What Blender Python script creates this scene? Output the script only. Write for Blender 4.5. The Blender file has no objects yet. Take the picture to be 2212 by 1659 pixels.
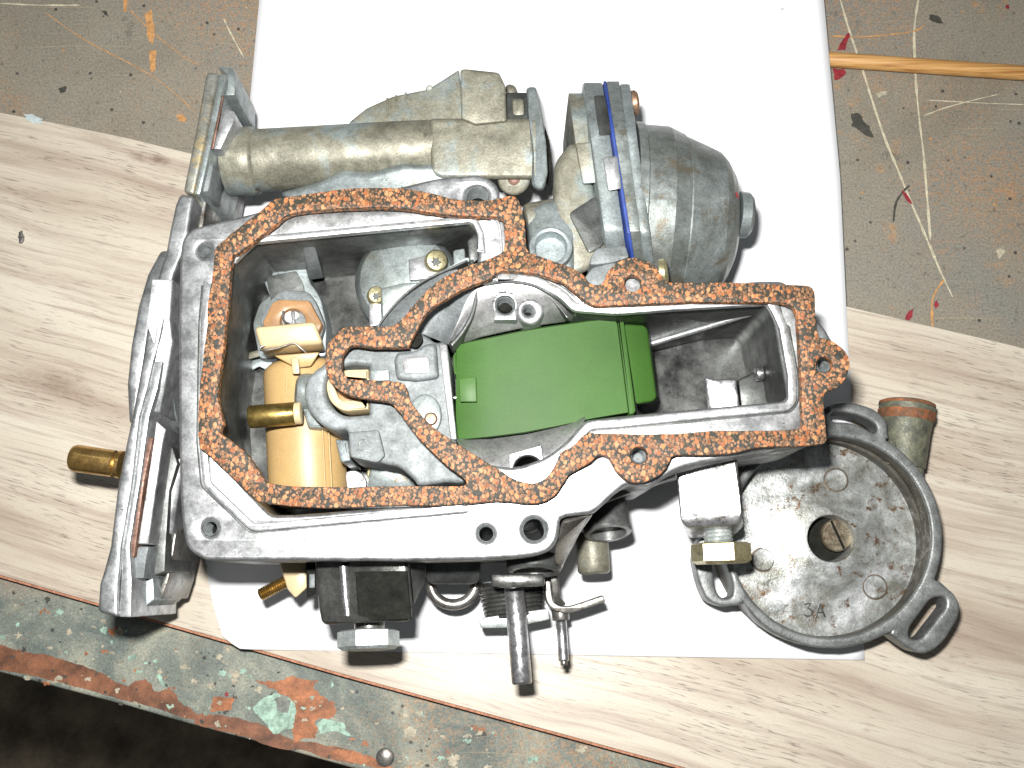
import bpy, bmesh, math, random
from mathutils import Vector, Matrix, noise as mnoise
from mathutils.geometry import tessellate_polygon
R = random.Random(7)
sc = bpy.context.scene
COL = sc.collection
PI = math.pi

# ------------------------------------------------------------------ camera, world, flash, exposure
F = 2250.0                      # focal length in photo pixels (2212 wide)
CXP, CYP = 1106.0, 829.5
TILT = math.radians(11.06)
HC = 0.360
CAM = Vector((0, 0, HC))
FWD = Vector((0, math.sin(TILT), -math.cos(TILT)))
UPV = Vector((0, math.cos(TILT), math.sin(TILT)))
cd = bpy.data.cameras.new('camera'); cam = bpy.data.objects.new('camera', cd); COL.objects.link(cam)
cd.sensor_width = 36; cd.lens = 36 * F / 2212; cd.clip_start = 0.01; cd.clip_end = 20
cam.location = CAM; cam.rotation_euler = (TILT, 0, 0)
sc.camera = cam

w = bpy.data.worlds.new('World'); sc.world = w; w.use_nodes = True
bg = w.node_tree.nodes['Background']; bg.inputs[0].default_value = (0.93, 0.97, 1.0, 1); bg.inputs[1].default_value = 0.10

ld = bpy.data.lights.new('camera_flash', 'AREA'); ld.shape = 'RECTANGLE'; ld.size = 0.021; ld.size_y = 0.012
ld.energy = 2.85; ld.color = (1.0, 0.985, 0.96)
lo = bpy.data.objects.new('camera_flash', ld); COL.objects.link(lo)
lo.location = (-0.016, 0.038, 0.368); lo.rotation_euler = (TILT * 0.8, 0, 0)
# added unseen area light, a dim fill for the ambient level
l2 = bpy.data.lights.new('ambient_fill', 'AREA'); l2.shape = 'RECTANGLE'; l2.size = 0.5; l2.size_y = 0.12
l2.energy = 0.35; l2.color = (0.9, 0.97, 1.0)
lo2 = bpy.data.objects.new('ambient_fill', l2); COL.objects.link(lo2)
lo2.location = (-0.25, 0.55, 0.9); lo2.rotation_euler = (math.radians(-32), math.radians(-15), 0)

sc.view_settings.view_transform = 'Standard'; sc.view_settings.look = 'None'
sc.view_settings.exposure = 0.0; sc.view_settings.gamma = 1.0
sc.cycles.max_bounces = 6; sc.cycles.sample_clamp_indirect = 4

# ------------------------------------------------------------------ helpers
def W(x, y, z):                  # photo position and height in mm -> world point
    d = FWD + Vector((1, 0, 0)) * ((x - CXP) / F) + UPV * ((CYP - y) / F)
    s = (HC - z / 1000.0) / -d.z
    return CAM + d * s
def S(x, y, z):                  # metres per photo pixel there
    return (W(x + 1, y, z) - W(x, y, z)).length

def mk(name, verts, faces, smooth=35):
    me = bpy.data.meshes.new(name)
    me.from_pydata([tuple(v) for v in verts], [], faces)
    me.validate(); me.update()
    bm = bmesh.new(); bm.from_mesh(me)
    bmesh.ops.recalc_face_normals(bm, faces=bm.faces)
    bm.to_mesh(me); bm.free()
    if smooth:
        me.polygons.foreach_set('use_smooth', [True] * len(me.polygons))
        me.set_sharp_from_angle(angle=math.radians(smooth))
    return me

def thing(name, label, cat, loc, group=None):
    o = bpy.data.objects.new(name, None); COL.objects.link(o); o.location = loc
    o.empty_display_size = 0.01
    o['label'] = label; o['category'] = cat
    if group: o['group'] = group
    return o
def P(name, me, mat, parent=None, label=None, cat=None, kind=None, group=None):
    o = bpy.data.objects.new(name, me); COL.objects.link(o)
    if mat is not None:
        me.materials.clear(); me.materials.append(mat)
    if parent is not None:
        o.parent = parent
        base = parent
        M = Matrix.Translation(parent.location)
        if parent.parent: M = Matrix.Translation((0, 0, 0))
        o.matrix_parent_inverse = Matrix.Translation(-(Vector(parent.location))) if not parent.parent else Matrix.Identity(4)
    if label: o['label'] = label
    if cat: o['category'] = cat
    if kind: o['kind'] = kind
    if group: o['group'] = group
    return o

def cr(pts, n=3, closed=True):   # catmull-rom
    out = []; N = len(pts)
    rng = range(N) if closed else range(N - 1)
    for i in rng:
        if closed: p0, p1, p2, p3 = pts[i - 1], pts[i], pts[(i + 1) % N], pts[(i + 2) % N]
        else: p0, p1, p2, p3 = pts[max(i - 1, 0)], pts[i], pts[i + 1], pts[min(i + 2, N - 1)]
        for k in range(n):
            t = k / n
            out.append(tuple(0.5 * ((2 * b) + (c - a) * t + (2 * a - 5 * b + 4 * c - d) * t * t + (-a + 3 * b - 3 * c + d) * t ** 3)
                             for a, b, c, d in zip(p0, p1, p2, p3)))
    if not closed: out.append(tuple(pts[-1]))
    return out
def rnd(pts, r=8, n=4):          # fillet the corners of a polygon
    out = []; N = len(pts)
    for i in range(N):
        a, b, c = Vector(pts[i - 1][:2]), Vector(pts[i][:2]), Vector(pts[(i + 1) % N][:2])
        rr = pts[i][2] if len(pts[i]) > 2 else r
        u, v = (a - b), (c - b)
        m = min(rr, u.length * .45, v.length * .45)
        p, q = b + u.normalized() * m, b + v.normalized() * m
        for k in range(n + 1):
            t = k / n
            x = p * (1 - t) ** 2 + b * 2 * t * (1 - t) + q * t * t
            out.append((x.x, x.y))
    return out
def circ(x, y, r, n=28, ry=None, a0=0, a1=2 * PI):
    ry = r if ry is None else ry
    full = abs(a1 - a0 - 2 * PI) < 1e-6
    return [(x + r * math.cos(a0 + (a1 - a0) * k / (n if full else n - 1)), y + ry * math.sin(a0 + (a1 - a0) * k / (n if full else n - 1))) for k in range(n)]
def jit(pts, amp, f=0.02, sub=1):
    out = []
    for x, y in pts:
        v = mnoise.noise_vector(Vector((x * f, y * f, 3.1)))
        out.append((x + v.x * amp, y + v.y * amp))
    return out
def area2(p):
    return sum(p[i - 1].x * p[i].y - p[i].x * p[i - 1].y for i in range(len(p)))

def plate(name, outer, z1, z0, holes=(), bev=0.35, nb=2, cap0=True, smooth=35, wallface=None):
    """prism with its top edge on the traced outline at height z1, straight down to z0 (mm), bevelled top edge"""
    verts = []; faces = []; loops_top = []; loops_bot = []
    for li, lp in enumerate([outer] + list(holes)):
        P3 = [W(x, y, z1) for x, y in lp]
        Q = []
        for p in P3:
            if not Q or (p - Q[-1]).length > 2e-5: Q.append(p)
        if (Q[0] - Q[-1]).length < 2e-5: Q.pop()
        ccw = area2(Q) > 0
        want = (li == 0)
        if ccw != want: Q.reverse()
        N = len(Q); inn = []
        for i in range(N):
            a = (Q[i] - Q[i - 1]); b = (Q[(i + 1) % N] - Q[i])
            a.z = b.z = 0
            n = Vector((-(a.normalized().y + b.normalized().y), a.normalized().x + b.normalized().x, 0))
            if n.length < 1e-6: n = Vector((-a.y, a.x, 0))
            n.normalize()
            c = max(0.5, n.dot(Vector((-a.y, a.x, 0)).normalized()))
            inn.append(n / c)
        rings = []
        B = bev / 1000
        for k in range(nb + 1):
            t = k / nb * PI / 2
            off = B * (1 - math.sin(t)); dz = B * (1 - math.cos(t))
            rings.append([(q + inn[i] * off) + Vector((0, 0, -dz)) for i, q in enumerate(Q)])
        rings.append([Vector((q.x, q.y, z0 / 1000)) for q in Q])
        base = len(verts)
        for r in rings: verts += r
        for k in range(len(rings) - 1):
            for i in range(N):
                j = (i + 1) % N
                faces.append((base + k * N + i, base + k * N + j, base + (k + 1) * N + j, base + (k + 1) * N + i))
        if wallface is not None and li == wallface: wall = (rings[0][0].z - B * 1.2, [v.copy() for v in rings[nb]])
        loops_top.append(list(range(base, base + N)))
        bb = base + (len(rings) - 1) * N
        loops_bot.append(list(range(bb, bb + N)))
    for loops, on in ((loops_top, True), (loops_bot, cap0)):
        if not on: continue
        flat = [i for l in loops for i in l]
        tris = tessellate_polygon([[Vector((verts[i].x, verts[i].y, 0)) * 1000 for i in l] for l in loops])
        for t in tris: faces.append(tuple(flat[i] for i in t))
    return mk(name, verts, faces, smooth)

def basis(d):
    d = d.normalized(); u = d.cross(Vector((0, 0, 1)))
    if u.length < 1e-4: u = Vector((1, 0, 0))
    u.normalize(); return d, u, d.cross(u).normalized()
def lathe(name, c, d, prof, seg=48, smooth=35, sx=1.0, sy=1.0, caps=True, rot=0, a0=0, a1=2 * PI):
    """profile of (distance along d in mm, radius in mm)"""
    d, u, v = basis(d); verts = []; faces = []; full = abs(a1 - a0 - 2 * PI) < 1e-6
    n = seg if full else seg + 1
    for t, r in prof:
        for k in range(n):
            a = rot + a0 + (a1 - a0) * k / seg
            verts.append(c + d * (t / 1000) + u * (math.cos(a) * r * sx / 1000) + v * (math.sin(a) * r * sy / 1000))
    for i in range(len(prof) - 1):
        for k in range(seg):
            j = (k + 1) % n
            faces.append((i * n + k, i * n + j, (i + 1) * n + j, (i + 1) * n + k))
    if caps:
        faces.append(tuple(range(n))); faces.append(tuple((len(prof) - 1) * n + k for k in range(n)))
    return mk(name, verts, faces, smooth)
def cyl(name, a, b, r, seg=40, bev=0.3, r2=None, smooth=35, rot=0):
    """a, b are (x, y, z_mm) in photo coordinates, r in mm"""
    A, B = W(*a), W(*b); L = (B - A).length * 1000; r2 = r if r2 is None else r2
    bv = min(bev, L * .3, r * .4)
    pr = [(0, r - bv), (bv * .35, r - bv * .35), (bv, r), (L - bv, r2), (L - bv * .35, r2 - bv * .35), (L, r2 - bv)]
    return lathe(name, A, B - A, pr, seg, smooth, rot=rot)
def thread(name, a, b, r, pitch=0.9, depth=0.35, seg=28):
    A, B = W(*a), W(*b); L = (B - A).length * 1000
    pr = [(0, r * .7)]; t = 0.2
    while t < L:
        pr += [(t, r - depth), (t + pitch * .5, r)]; t += pitch
    pr.append((L, r * .7))
    return lathe(name, A, B - A, pr, seg, 25)
def hexbolt(name, a, b, r, rot=0):
    A, B = W(*a), W(*b); L = (B - A).length * 1000
    pr = [(0, r * .86), (.5, r), (L - .9, r), (L, r * .84)]
    return lathe(name, A, B - A, pr, 6, 0, rot=rot)
def tube(name, pts, r, seg=14, smooth=60, closed=False):
    """pts are world points, r in mm (or list)"""
    n = len(pts); verts = []; faces = []
    up = None
    for i, p in enumerate(pts):
        t = (pts[min(i + 1, n - 1)] - pts[max(i - 1, 0)]).normalized()
        if up is None:
            up = t.orthogonal().normalized()
        up = (up - t * up.dot(t)).normalized(); s = t.cross(up)
        rr = (r[i] if isinstance(r, (list, tuple)) else r) / 1000
        for k in range(seg):
            a = 2 * PI * k / seg
            verts.append(p + up * math.cos(a) * rr + s * math.sin(a) * rr)
    for i in range(n - 1):
        for k in range(seg):
            j = (k + 1) % seg
            faces.append((i * seg + k, i * seg + j, (i + 1) * seg + j, (i + 1) * seg + k))
    faces.append(tuple(range(seg))); faces.append(tuple((n - 1) * seg + k for k in range(seg)))
    return mk(name, verts, faces, smooth)
def slab8(name, top, bot, bev=0.4, seg=2, smooth=35):
    """solid between two traced polygons (x,y,z) of the same count"""
    n = len(top); verts = [W(*p) for p in top] + [W(*p) for p in bot]
    faces = [tuple(range(n)), tuple(range(n, 2 * n))] + [(i, (i + 1) % n, n + (i + 1) % n, n + i) for i in range(n)]
    me = mk(name, verts, faces, 0)
    if bev:
        bm = bmesh.new(); bm.from_mesh(me)
        bmesh.ops.bevel(bm, geom=[e for e in bm.edges], offset=bev / 1000, segments=seg, profile=.5, affect='EDGES', clamp_overlap=True)
        bm.to_mesh(me); bm.free()
    me.polygons.foreach_set('use_smooth', [True] * len(me.polygons)); me.set_sharp_from_angle(angle=math.radians(smooth))
    return me
def strip_loft(name, rows, smooth=50, closed=False):
    """rows of (x,y,z), all the same length"""
    n = len(rows[0]); verts = [W(*p) for r in rows for p in r]; faces = []
    for i in range(len(rows) - 1):
        for k in range(n if closed else n - 1):
            j = (k + 1) % n
            faces.append((i * n + k, i * n + j, (i + 1) * n + j, (i + 1) * n + k))
    return mk(name, verts, faces, smooth)
def ribbon(name, pts, wpx, z, th=0.06, ragged=0.5):
    """thin raised or scratched line lying on a surface"""
    pts = cr(pts, 6, False); L = []; Rr = []
    for i, (x, y) in enumerate(pts):
        a = Vector(pts[max(i - 1, 0)]); b = Vector(pts[min(i + 1, len(pts) - 1)])
        t = (b - a).normalized(); nrm = Vector((-t.y, t.x))
        ww = wpx * .5 * (1 + ragged * R.uniform(-1, .6))
        if i in (0, len(pts) - 1): ww *= .3
        L.append((x + nrm.x * ww, y + nrm.y * ww)); Rr.append((x - nrm.x * ww, y - nrm.y * ww))
    n = len(pts); verts = [W(x, y, z) for x, y in L + Rr]
    return mk(name, verts, [(i, i + 1, n + i + 1, n + i) for i in range(n - 1)], 0)
def ragged(pts, amp, seed=0, depth=4):
    rr = random.Random(seed); P0 = [Vector(p) for p in pts]
    a = amp
    for _ in range(depth):
        out = []
        for i, p in enumerate(P0):
            q = P0[(i + 1) % len(P0)]; m = (p + q) / 2; d = q - p
            if d.length < 1.5: out += [p]; continue
            nrm = Vector((-d.y, d.x)).normalized()
            out += [p, m + nrm * rr.uniform(-a, a)]
        P0 = out; a *= .55
    return [(p.x, p.y) for p in P0]

# ------------------------------------------------------------------ materials
def new_mat(name):
    m = bpy.data.materials.new(name); m.use_nodes = True
    nt = m.node_tree; nt.nodes.clear()
    out = nt.nodes.new('ShaderNodeOutputMaterial'); b = nt.nodes.new('ShaderNodeBsdfPrincipled')
    nt.links.new(b.outputs[0], out.inputs[0])
    tc = nt.nodes.new('ShaderNodeTexCoord')
    return m, nt, b, tc
def N(nt, typ, **kw):
    n = nt.nodes.new(typ)
    for k, v in kw.items():
        if k in ('operation', 'blend_type', 'data_type', 'feature', 'distance', 'noise_dimensions', 'vector_type', 'clamp', 'wave_type', 'bands_direction'): setattr(n, k, v)
        else: n.inputs[k].default_value = v
    return n
def noise(nt, vec, scale, detail=5, rough=.6, dist=0):
    n = N(nt, 'ShaderNodeTexNoise'); n.inputs['Scale'].default_value = scale; n.inputs['Detail'].default_value = detail
    n.inputs['Roughness'].default_value = rough; n.inputs['Distortion'].default_value = dist
    nt.links.new(vec, n.inputs['Vector']); return n.outputs['Fac']
def ramp(nt, fac, stops, interp='LINEAR'):
    r = nt.nodes.new('ShaderNodeValToRGB'); r.color_ramp.interpolation = interp
    e = r.color_ramp.elements
    while len(e) < len(stops): e.new(0.5)
    for i, (p, c) in enumerate(stops):
        e[i].position = p; e[i].color = (*(c if isinstance(c, (tuple, list)) else (c, c, c)), 1)
    nt.links.new(fac, r.inputs[0]); return r.outputs[0]
def mix(nt, fac, a, b, mode='MIX'):
    m = nt.nodes.new('ShaderNodeMix'); m.data_type = 'RGBA'; m.blend_type = mode
    if isinstance(fac, (int, float)): m.inputs[0].default_value = fac
    else: nt.links.new(fac, m.inputs[0])
    for s, i in ((a, 6), (b, 7)):
        if isinstance(s, (tuple, list)): m.inputs[i].default_value = (*s, 1)
        else: nt.links.new(s, m.inputs[i])
    return m.outputs[2]
def mth(nt, op, a, b=None, c=None):
    m = nt.nodes.new('ShaderNodeMath'); m.operation = op
    for i, s in enumerate((a, b, c)):
        if s is None: continue
        if isinstance(s, (int, float)): m.inputs[i].default_value = s
        else: nt.links.new(s, m.inputs[i])
    return m.outputs[0]
def mapping(nt, vec, rotz=0, scale=(1, 1, 1), loc=(0, 0, 0)):
    m = nt.nodes.new('ShaderNodeMapping'); m.inputs['Rotation'].default_value = (0, 0, rotz)
    m.inputs['Scale'].default_value = scale; m.inputs['Location'].default_value = loc
    nt.links.new(vec, m.inputs['Vector']); return m.outputs[0]
def bump(nt, b, h, dist=0.0002, strength=.5):
    n = nt.nodes.new('ShaderNodeBump'); n.inputs['Distance'].default_value = dist; n.inputs['Strength'].default_value = strength
    nt.links.new(h, n.inputs['Height']); nt.links.new(n.outputs[0], b.inputs['Normal'])

def metal(name, c1, c2, c3=None, met=.6, rough=.45, sc_=90, spot=None, spot_amt=.5, brush=None, bmp=.35, fine=2500, cut=(.35, .65)):
    m, nt, b, tc = new_mat(name); v = tc.outputs['Object']
    big = noise(nt, v, sc_, 6, .62, .6)
    col = ramp(nt, big, [(cut[0], c1), (cut[1], c2)] + ([(min(cut[1] + .12, .95), c3)] if c3 else []))
    fn = noise(nt, v, 1500, 3, .8)
    col = mix(nt, .5, col, ramp(nt, fn, [(.32, .35), (.6, 1.08)]), 'MULTIPLY')
    md = noise(nt, v, 330, 5, .7, .4)
    col = mix(nt, .6, col, ramp(nt, md, [(.34, .55), (.6, 1.05)]), 'MULTIPLY')
    if spot:
        s = noise(nt, v, sc_ * 2.3, 8, .72, .3)
        s2 = ramp(nt, s, [(spot_amt, 0), (spot_amt + .07, 1)])
        col = mix(nt, s2, col, spot)
    sp = noise(nt, v, 900, 2, .5)                 # small dark pits
    col = mix(nt, ramp(nt, sp, [(.72, 0), (.76, .8)]), col, (.03, .028, .025))
    nt.links.new(col, b.inputs['Base Color'])
    b.inputs['Metallic'].default_value = met
    if name.startswith('black'): b.inputs['Specular IOR Level'].default_value = .08
    rr = noise(nt, v, sc_ * 3, 5, .6)
    nt.links.new(ramp(nt, rr, [(.3, max(rough - .12, .05)), (.7, min(rough + .14, 1))]), b.inputs['Roughness'])
    hv = v
    if brush: hv = mapping(nt, v, brush[0], brush[1])
    h = mix(nt, .5, noise(nt, hv, fine * .5, 4, .65), noise(nt, v, sc_ * 6, 4, .6))
    bump(nt, b, h, .00025, bmp)
    return m
M = {}
M['bright'] = metal('machined_aluminium', (.36, .375, .375), (.60, .61, .62), met=.85, rough=.41, sc_=70, bmp=.22)
M['lip'] = metal('worn_aluminium_lip', (.42, .44, .44), (.62, .63, .64), met=.75, rough=.42, sc_=120, bmp=.25)
M['cast'] = metal('grey_cast_aluminium', (.15, .168, .168), (.27, .295, .30), met=.3, rough=.62, sc_=80, bmp=.5)
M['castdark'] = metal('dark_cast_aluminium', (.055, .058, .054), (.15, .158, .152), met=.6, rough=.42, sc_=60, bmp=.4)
M['bore'] = metal('smooth_bore_aluminium', (.36, .36, .36), (.50, .50, .50), met=.6, rough=.38, sc_=50, bmp=.15)
M['dull'] = metal('dull_stained_zinc', (.15, .145, .11), (.27, .26, .20), (.27, .32, .315), met=.35, rough=.5, sc_=60, bmp=.55, cut=(.33, .50), spot=(.10, .085, .06), spot_amt=.62)
M['dull2'] = metal('blue_grey_zinc', (.21, .235, .22), (.36, .41, .42), (.46, .52, .54), met=.5, rough=.42, sc_=50, bmp=.4, spot=(.17, .15, .11), spot_amt=.6)
M['chrome'] = metal('polished_steel', (.45, .45, .46), (.68, .68, .70), met=.9, rough=.3, sc_=150, bmp=.15, spot=(.10, .085, .075), spot_amt=.63)
M['steel'] = metal('oily_steel', (.18, .17, .15), (.36, .35, .33), met=.8, rough=.36, sc_=110, bmp=.3, spot=(.10, .055, .03), spot_amt=.6)
M['zincplate'] = metal('zinc_plated_hex', (.50, .56, .56), (.72, .76, .74), met=.6, rough=.38, sc_=250, bmp=.3)
M['yellowzinc'] = metal('yellow_passivated_steel', (.42, .38, .2), (.62, .56, .34), met=.75, rough=.35, sc_=220, bmp=.3)
M['brass'] = metal('brass', (.42, .26, .07), (.62, .42, .14), met=.92, rough=.27, sc_=160, bmp=.15, spot=(.22, .09, .03), spot_amt=.66)
M['brassdull'] = metal('dull_brass', (.24, .17, .05), (.38, .28, .09), met=.85, rough=.36, sc_=120, bmp=.2)
M['copper'] = metal('copper_coloured_screw', (.35, .2, .12), (.5, .34, .24), met=.7, rough=.4, sc_=200)
M['housing'] = metal('dark_grey_diecast', (.15, .16, .155), (.28, .29, .285), met=.5, rough=.45, sc_=100, bmp=.7)
M['hfloor'] = metal('stained_shiny_floor', (.27, .27, .235), (.50, .52, .50), (.76, .78, .78), met=.62, rough=.33, sc_=75, bmp=.6, spot=(.15, .085, .042), spot_amt=.56, cut=(.36, .5))
M['rusty'] = metal('rusty_gasket_edge', (.12, .055, .035), (.26, .15, .11), (.45, .43, .4), met=.4, rough=.5, sc_=420)
M['rustband'] = metal('rust_band', (.12, .06, .03), (.34, .12, .045), (.40, .17, .07), met=.1, rough=.75, sc_=260, spot=(.08, .07, .05), spot_amt=.55)
M['tanstain'] = metal('tan_stained_aluminium', (.23, .22, .17), (.31, .32, .30), (.38, .41, .41), met=.5, rough=.42, sc_=110, spot=(.34, .28, .16), spot_amt=.52)
M['mossy'] = metal('yellow_grey_corroded_zinc', (.09, .095, .075), (.22, .22, .15), (.42, .41, .27), met=.3, rough=.55, sc_=220, bmp=.8)
M['black'] = metal('black_plastic_panel', (.010, .011, .009), (.018, .018, .015), met=0, rough=.75, sc_=200, bmp=.2)
M['gunmetal'] = metal('dark_painted_steel', (.10, .10, .095), (.18, .18, .17), met=.7, rough=.3, sc_=150, bmp=.15)
M['gunmetal2'] = metal('dark_grey_cast_boss', (.13, .13, .125), (.22, .225, .22), met=.6, rough=.38, sc_=120, bmp=.3)
M['shaft'] = metal('polished_shaft_steel', (.50, .50, .51), (.74, .74, .76), met=.9, rough=.3, sc_=180, bmp=.12, spot=(.2, .13, .09), spot_amt=.68)
M['rustspot'] = metal('rust_stained_metal', (.07, .06, .045), (.16, .10, .05), met=.4, rough=.5, sc_=300)
M['screwhead'] = metal('brown_stained_screw', (.15, .12, .08), (.34, .29, .21), met=.7, rough=.4, sc_=260, bmp=.4, spot=(.12, .06, .03), spot_amt=.58)
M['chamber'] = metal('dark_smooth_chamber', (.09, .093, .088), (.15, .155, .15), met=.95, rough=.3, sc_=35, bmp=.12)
M['wallshade'] = metal('shaded_inner_wall', (.05, .045, .035), (.11, .10, .08), met=.3, rough=.6, sc_=120)  # housing's inner wall, its shade put into a darker colour
M['brassnew'] = metal('shiny_brass', (.55, .33, .10), (.75, .48, .17), met=.92, rough=.26, sc_=120, bmp=.1)
M['dome'] = metal('stained_pale_zinc', (.19, .205, .185), (.33, .37, .365), (.50, .53, .52), met=.55, rough=.38, sc_=55, bmp=.4, spot=(.17, .155, .12), spot_amt=.56)
M['blockchrome'] = metal('smudged_bright_casting', (.42, .42, .42), (.62, .62, .63), met=.85, rough=.34, sc_=95, bmp=.3, spot=(.16, .14, .12), spot_amt=.545)
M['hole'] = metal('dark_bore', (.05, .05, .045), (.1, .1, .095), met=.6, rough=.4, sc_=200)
def plain(name, col, rough=.5, met=0, var=.12, sc_=120, sss=0, bmp=.15, fine=1800):
    m, nt, b, tc = new_mat(name); v = tc.outputs['Object']
    lo_ = tuple(c * (1 - var) for c in col); hi = tuple(min(1, c * (1 + var)) for c in col)
    c = ramp(nt, noise(nt, v, sc_, 5, .6), [(.35, lo_), (.65, hi)])
    c = mix(nt, .55 if fine == 1800 and met == 0 and rough >= .6 else .25, c, ramp(nt, noise(nt, v, fine, 2, .6), [(.3, .4), (.7, 1.05)]), 'MULTIPLY')
    nt.links.new(c, b.inputs['Base Color']); b.inputs['Roughness'].default_value = rough; b.inputs['Metallic'].default_value = met
    if sss:
        b.inputs['Subsurface Weight'].default_value = sss; b.inputs['Subsurface Radius'].default_value = (.004, .0025, .001)
        b.inputs['Subsurface Scale'].default_value = .5
    if 'green' in name: b.inputs['Specular IOR Level'].default_value = .3
    bump(nt, b, noise(nt, v, fine * .6, 3, .6), .0001, bmp)
    return m
M['green'] = plain('green_float_plastic', (.036, .098, .015), .55, var=.16, sc_=25, bmp=.12)
M['greentab'] = plain('pale_green_tab', (.055, .13, .028), .5, var=.08)
M['cream'] = plain('cream_nylon', (.45, .30, .13), .42, var=.10, sc_=40, sss=.15)
M['creampale'] = plain('pale_cream_nylon', (.55, .44, .26), .38, var=.06, sc_=60, sss=.15)
M['amber'] = plain('amber_nylon_hex', (.34, .19, .085), .38, var=.2, sc_=120, sss=.1)
M['blue'] = plain('blue_rubber_gasket', (.028, .06, .27), .5, var=.25, sc_=200)
M['cream_scratch'] = plain('cream_scratch', (.55, .50, .36), .8, var=.2, sc_=400)
M['orange_scratch'] = plain('orange_scratch', (.52, .27, .10), .8, var=.25, sc_=400)
M['red_paint'] = plain('red_paint', (.26, .02, .03), .6, var=.3, sc_=300)
M['dark_chip'] = plain('dark_chipped_patch', (.055, .052, .042), .7, var=.3, sc_=400)
M['orange_wood'] = plain('bare_orange_wood', (.33, .12, .045), .6, var=.45, sc_=190, bmp=.4)
M['brown_wood'] = plain('bare_brown_wood', (.19, .075, .035), .6, var=.55, sc_=140, bmp=.4)
M['mint'] = plain('mint_paint', (.29, .43, .34), .6, var=.4, sc_=320)
M['beige_paint'] = plain('beige_paint', (.38, .34, .25), .65, var=.35, sc_=300)
M['greypaint'] = plain('grey_paint', (.17, .18, .155), .6, var=.35, sc_=300)
M['paleblue'] = plain('pale_blue_smear', (.48, .56, .56), .6)
M['edge'] = plain('plank_core', (.42, .19, .11), .8, var=.25, sc_=900, bmp=.5)

# cork
def cork():
    m, nt, b, tc = new_mat('rubberised_cork'); v = tc.outputs['Object']
    n0 = nt.nodes.new('ShaderNodeTexNoise'); n0.inputs['Scale'].default_value = 500; nt.links.new(v, n0.inputs['Vector'])
    dv = mix(nt, .0012, v, n0.outputs['Color'], 'ADD')
    mp = mapping(nt, dv, .3, (1, .8, 1))
    def vor(scale, feat='F1'):
        x = nt.nodes.new('ShaderNodeTexVoronoi'); x.feature = feat; x.inputs['Scale'].default_value = scale
        nt.links.new(mp, x.inputs['Vector']); return x
    v1 = vor(800); v1e = vor(800, 'DISTANCE_TO_EDGE'); v2 = vor(1250); v2e = vor(1250, 'DISTANCE_TO_EDGE')
    s1 = nt.nodes.new('ShaderNodeSeparateColor'); nt.links.new(v1.outputs['Color'], s1.inputs[0])
    s2 = nt.nodes.new('ShaderNodeSeparateColor'); nt.links.new(v2.outputs['Color'], s2.inputs[0])
    org = [(0, (.18, .062, .024)), (.3, (.32, .11, .04)), (.6, (.44, .165, .062)), (.85, (.52, .22, .095)), (1, (.38, .22, .10))]
    dk = (.035, .034, .026)
    def grain(x, e, srt, sel, cols, cut, rr):
        rd = mth(nt, 'ADD', x.outputs['Distance'], mth(nt, 'MULTIPLY', noise(nt, v, 2600, 3, .6), .25))
        mask = mth(nt, 'MULTIPLY', ramp(nt, rd, [(rr, 1), (rr + .10, 0)]), ramp(nt, e.outputs[0], [(.02, 0), (.07, 1)]))
        mask = mth(nt, 'MULTIPLY', mask, ramp(nt, srt.outputs[1], [(cut, 0), (cut + .01, 1)]))
        return mask, ramp(nt, srt.outputs[0], cols)
    m2, k2 = grain(v2, v2e, s2, 1, [(0, (.12, .065, .032)), (.5, (.24, .12, .06)), (1, (.36, .18, .09))], .12, .64)
    m1, k1 = grain(v1, v1e, s1, 1, org, .40, .56)
    col = mix(nt, m2, dk, k2); col = mix(nt, m1, col, k1)
    col = mix(nt, .5, col, ramp(nt, noise(nt, v, 1700, 3, .7), [(.3, .5), (.62, 1.1)]), 'MULTIPLY')
    nt.links.new(col, b.inputs['Base Color']); b.inputs['Roughness'].default_value = .62
    b.inputs['Specular IOR Level'].default_value = .35
    h = mix(nt, .5, v1e.outputs[0], v2e.outputs[0]); bump(nt, b, h, .0004, .5)
    return m
M['cork'] = cork()

def paper_mat():
    m, nt, b, tc = new_mat('white_paper'); v = tc.outputs['Object']
    c = ramp(nt, noise(nt, v, 30, 4, .5), [(.3, (.80, .81, .83)), (.7, (.84, .85, .86))])
    p = W(2000, 10, 8)
    d = nt.nodes.new('ShaderNodeVectorMath'); d.operation = 'DISTANCE'; nt.links.new(v, d.inputs[0]); d.inputs[1].default_value = p
    wv = mth(nt, 'SINE', mth(nt, 'MULTIPLY', d.outputs['Value'], 3800))
    near = ramp(nt, mth(nt, 'MULTIPLY', d.outputs['Value'], 100), [(.2, 1), (1.0, 0)])
    nn = noise(nt, v, 260, 5, .7)
    sm = mth(nt, 'MULTIPLY', near, mth(nt, 'MULTIPLY', ramp(nt, wv, [(0, .2), (1, 1)]), ramp(nt, nn, [(.42, 0), (.6, .75)])))
    c = mix(nt, sm, c, (.20, .22, .22))
    spk = ramp(nt, noise(nt, v, 330, 2, .5), [(.765, 0), (.785, .6)])
    c = mix(nt, spk, c, (.3, .33, .3))
    nt.links.new(c, b.inputs['Base Color']); b.inputs['Roughness'].default_value = .8
    return m
M['paper'] = paper_mat()

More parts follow.
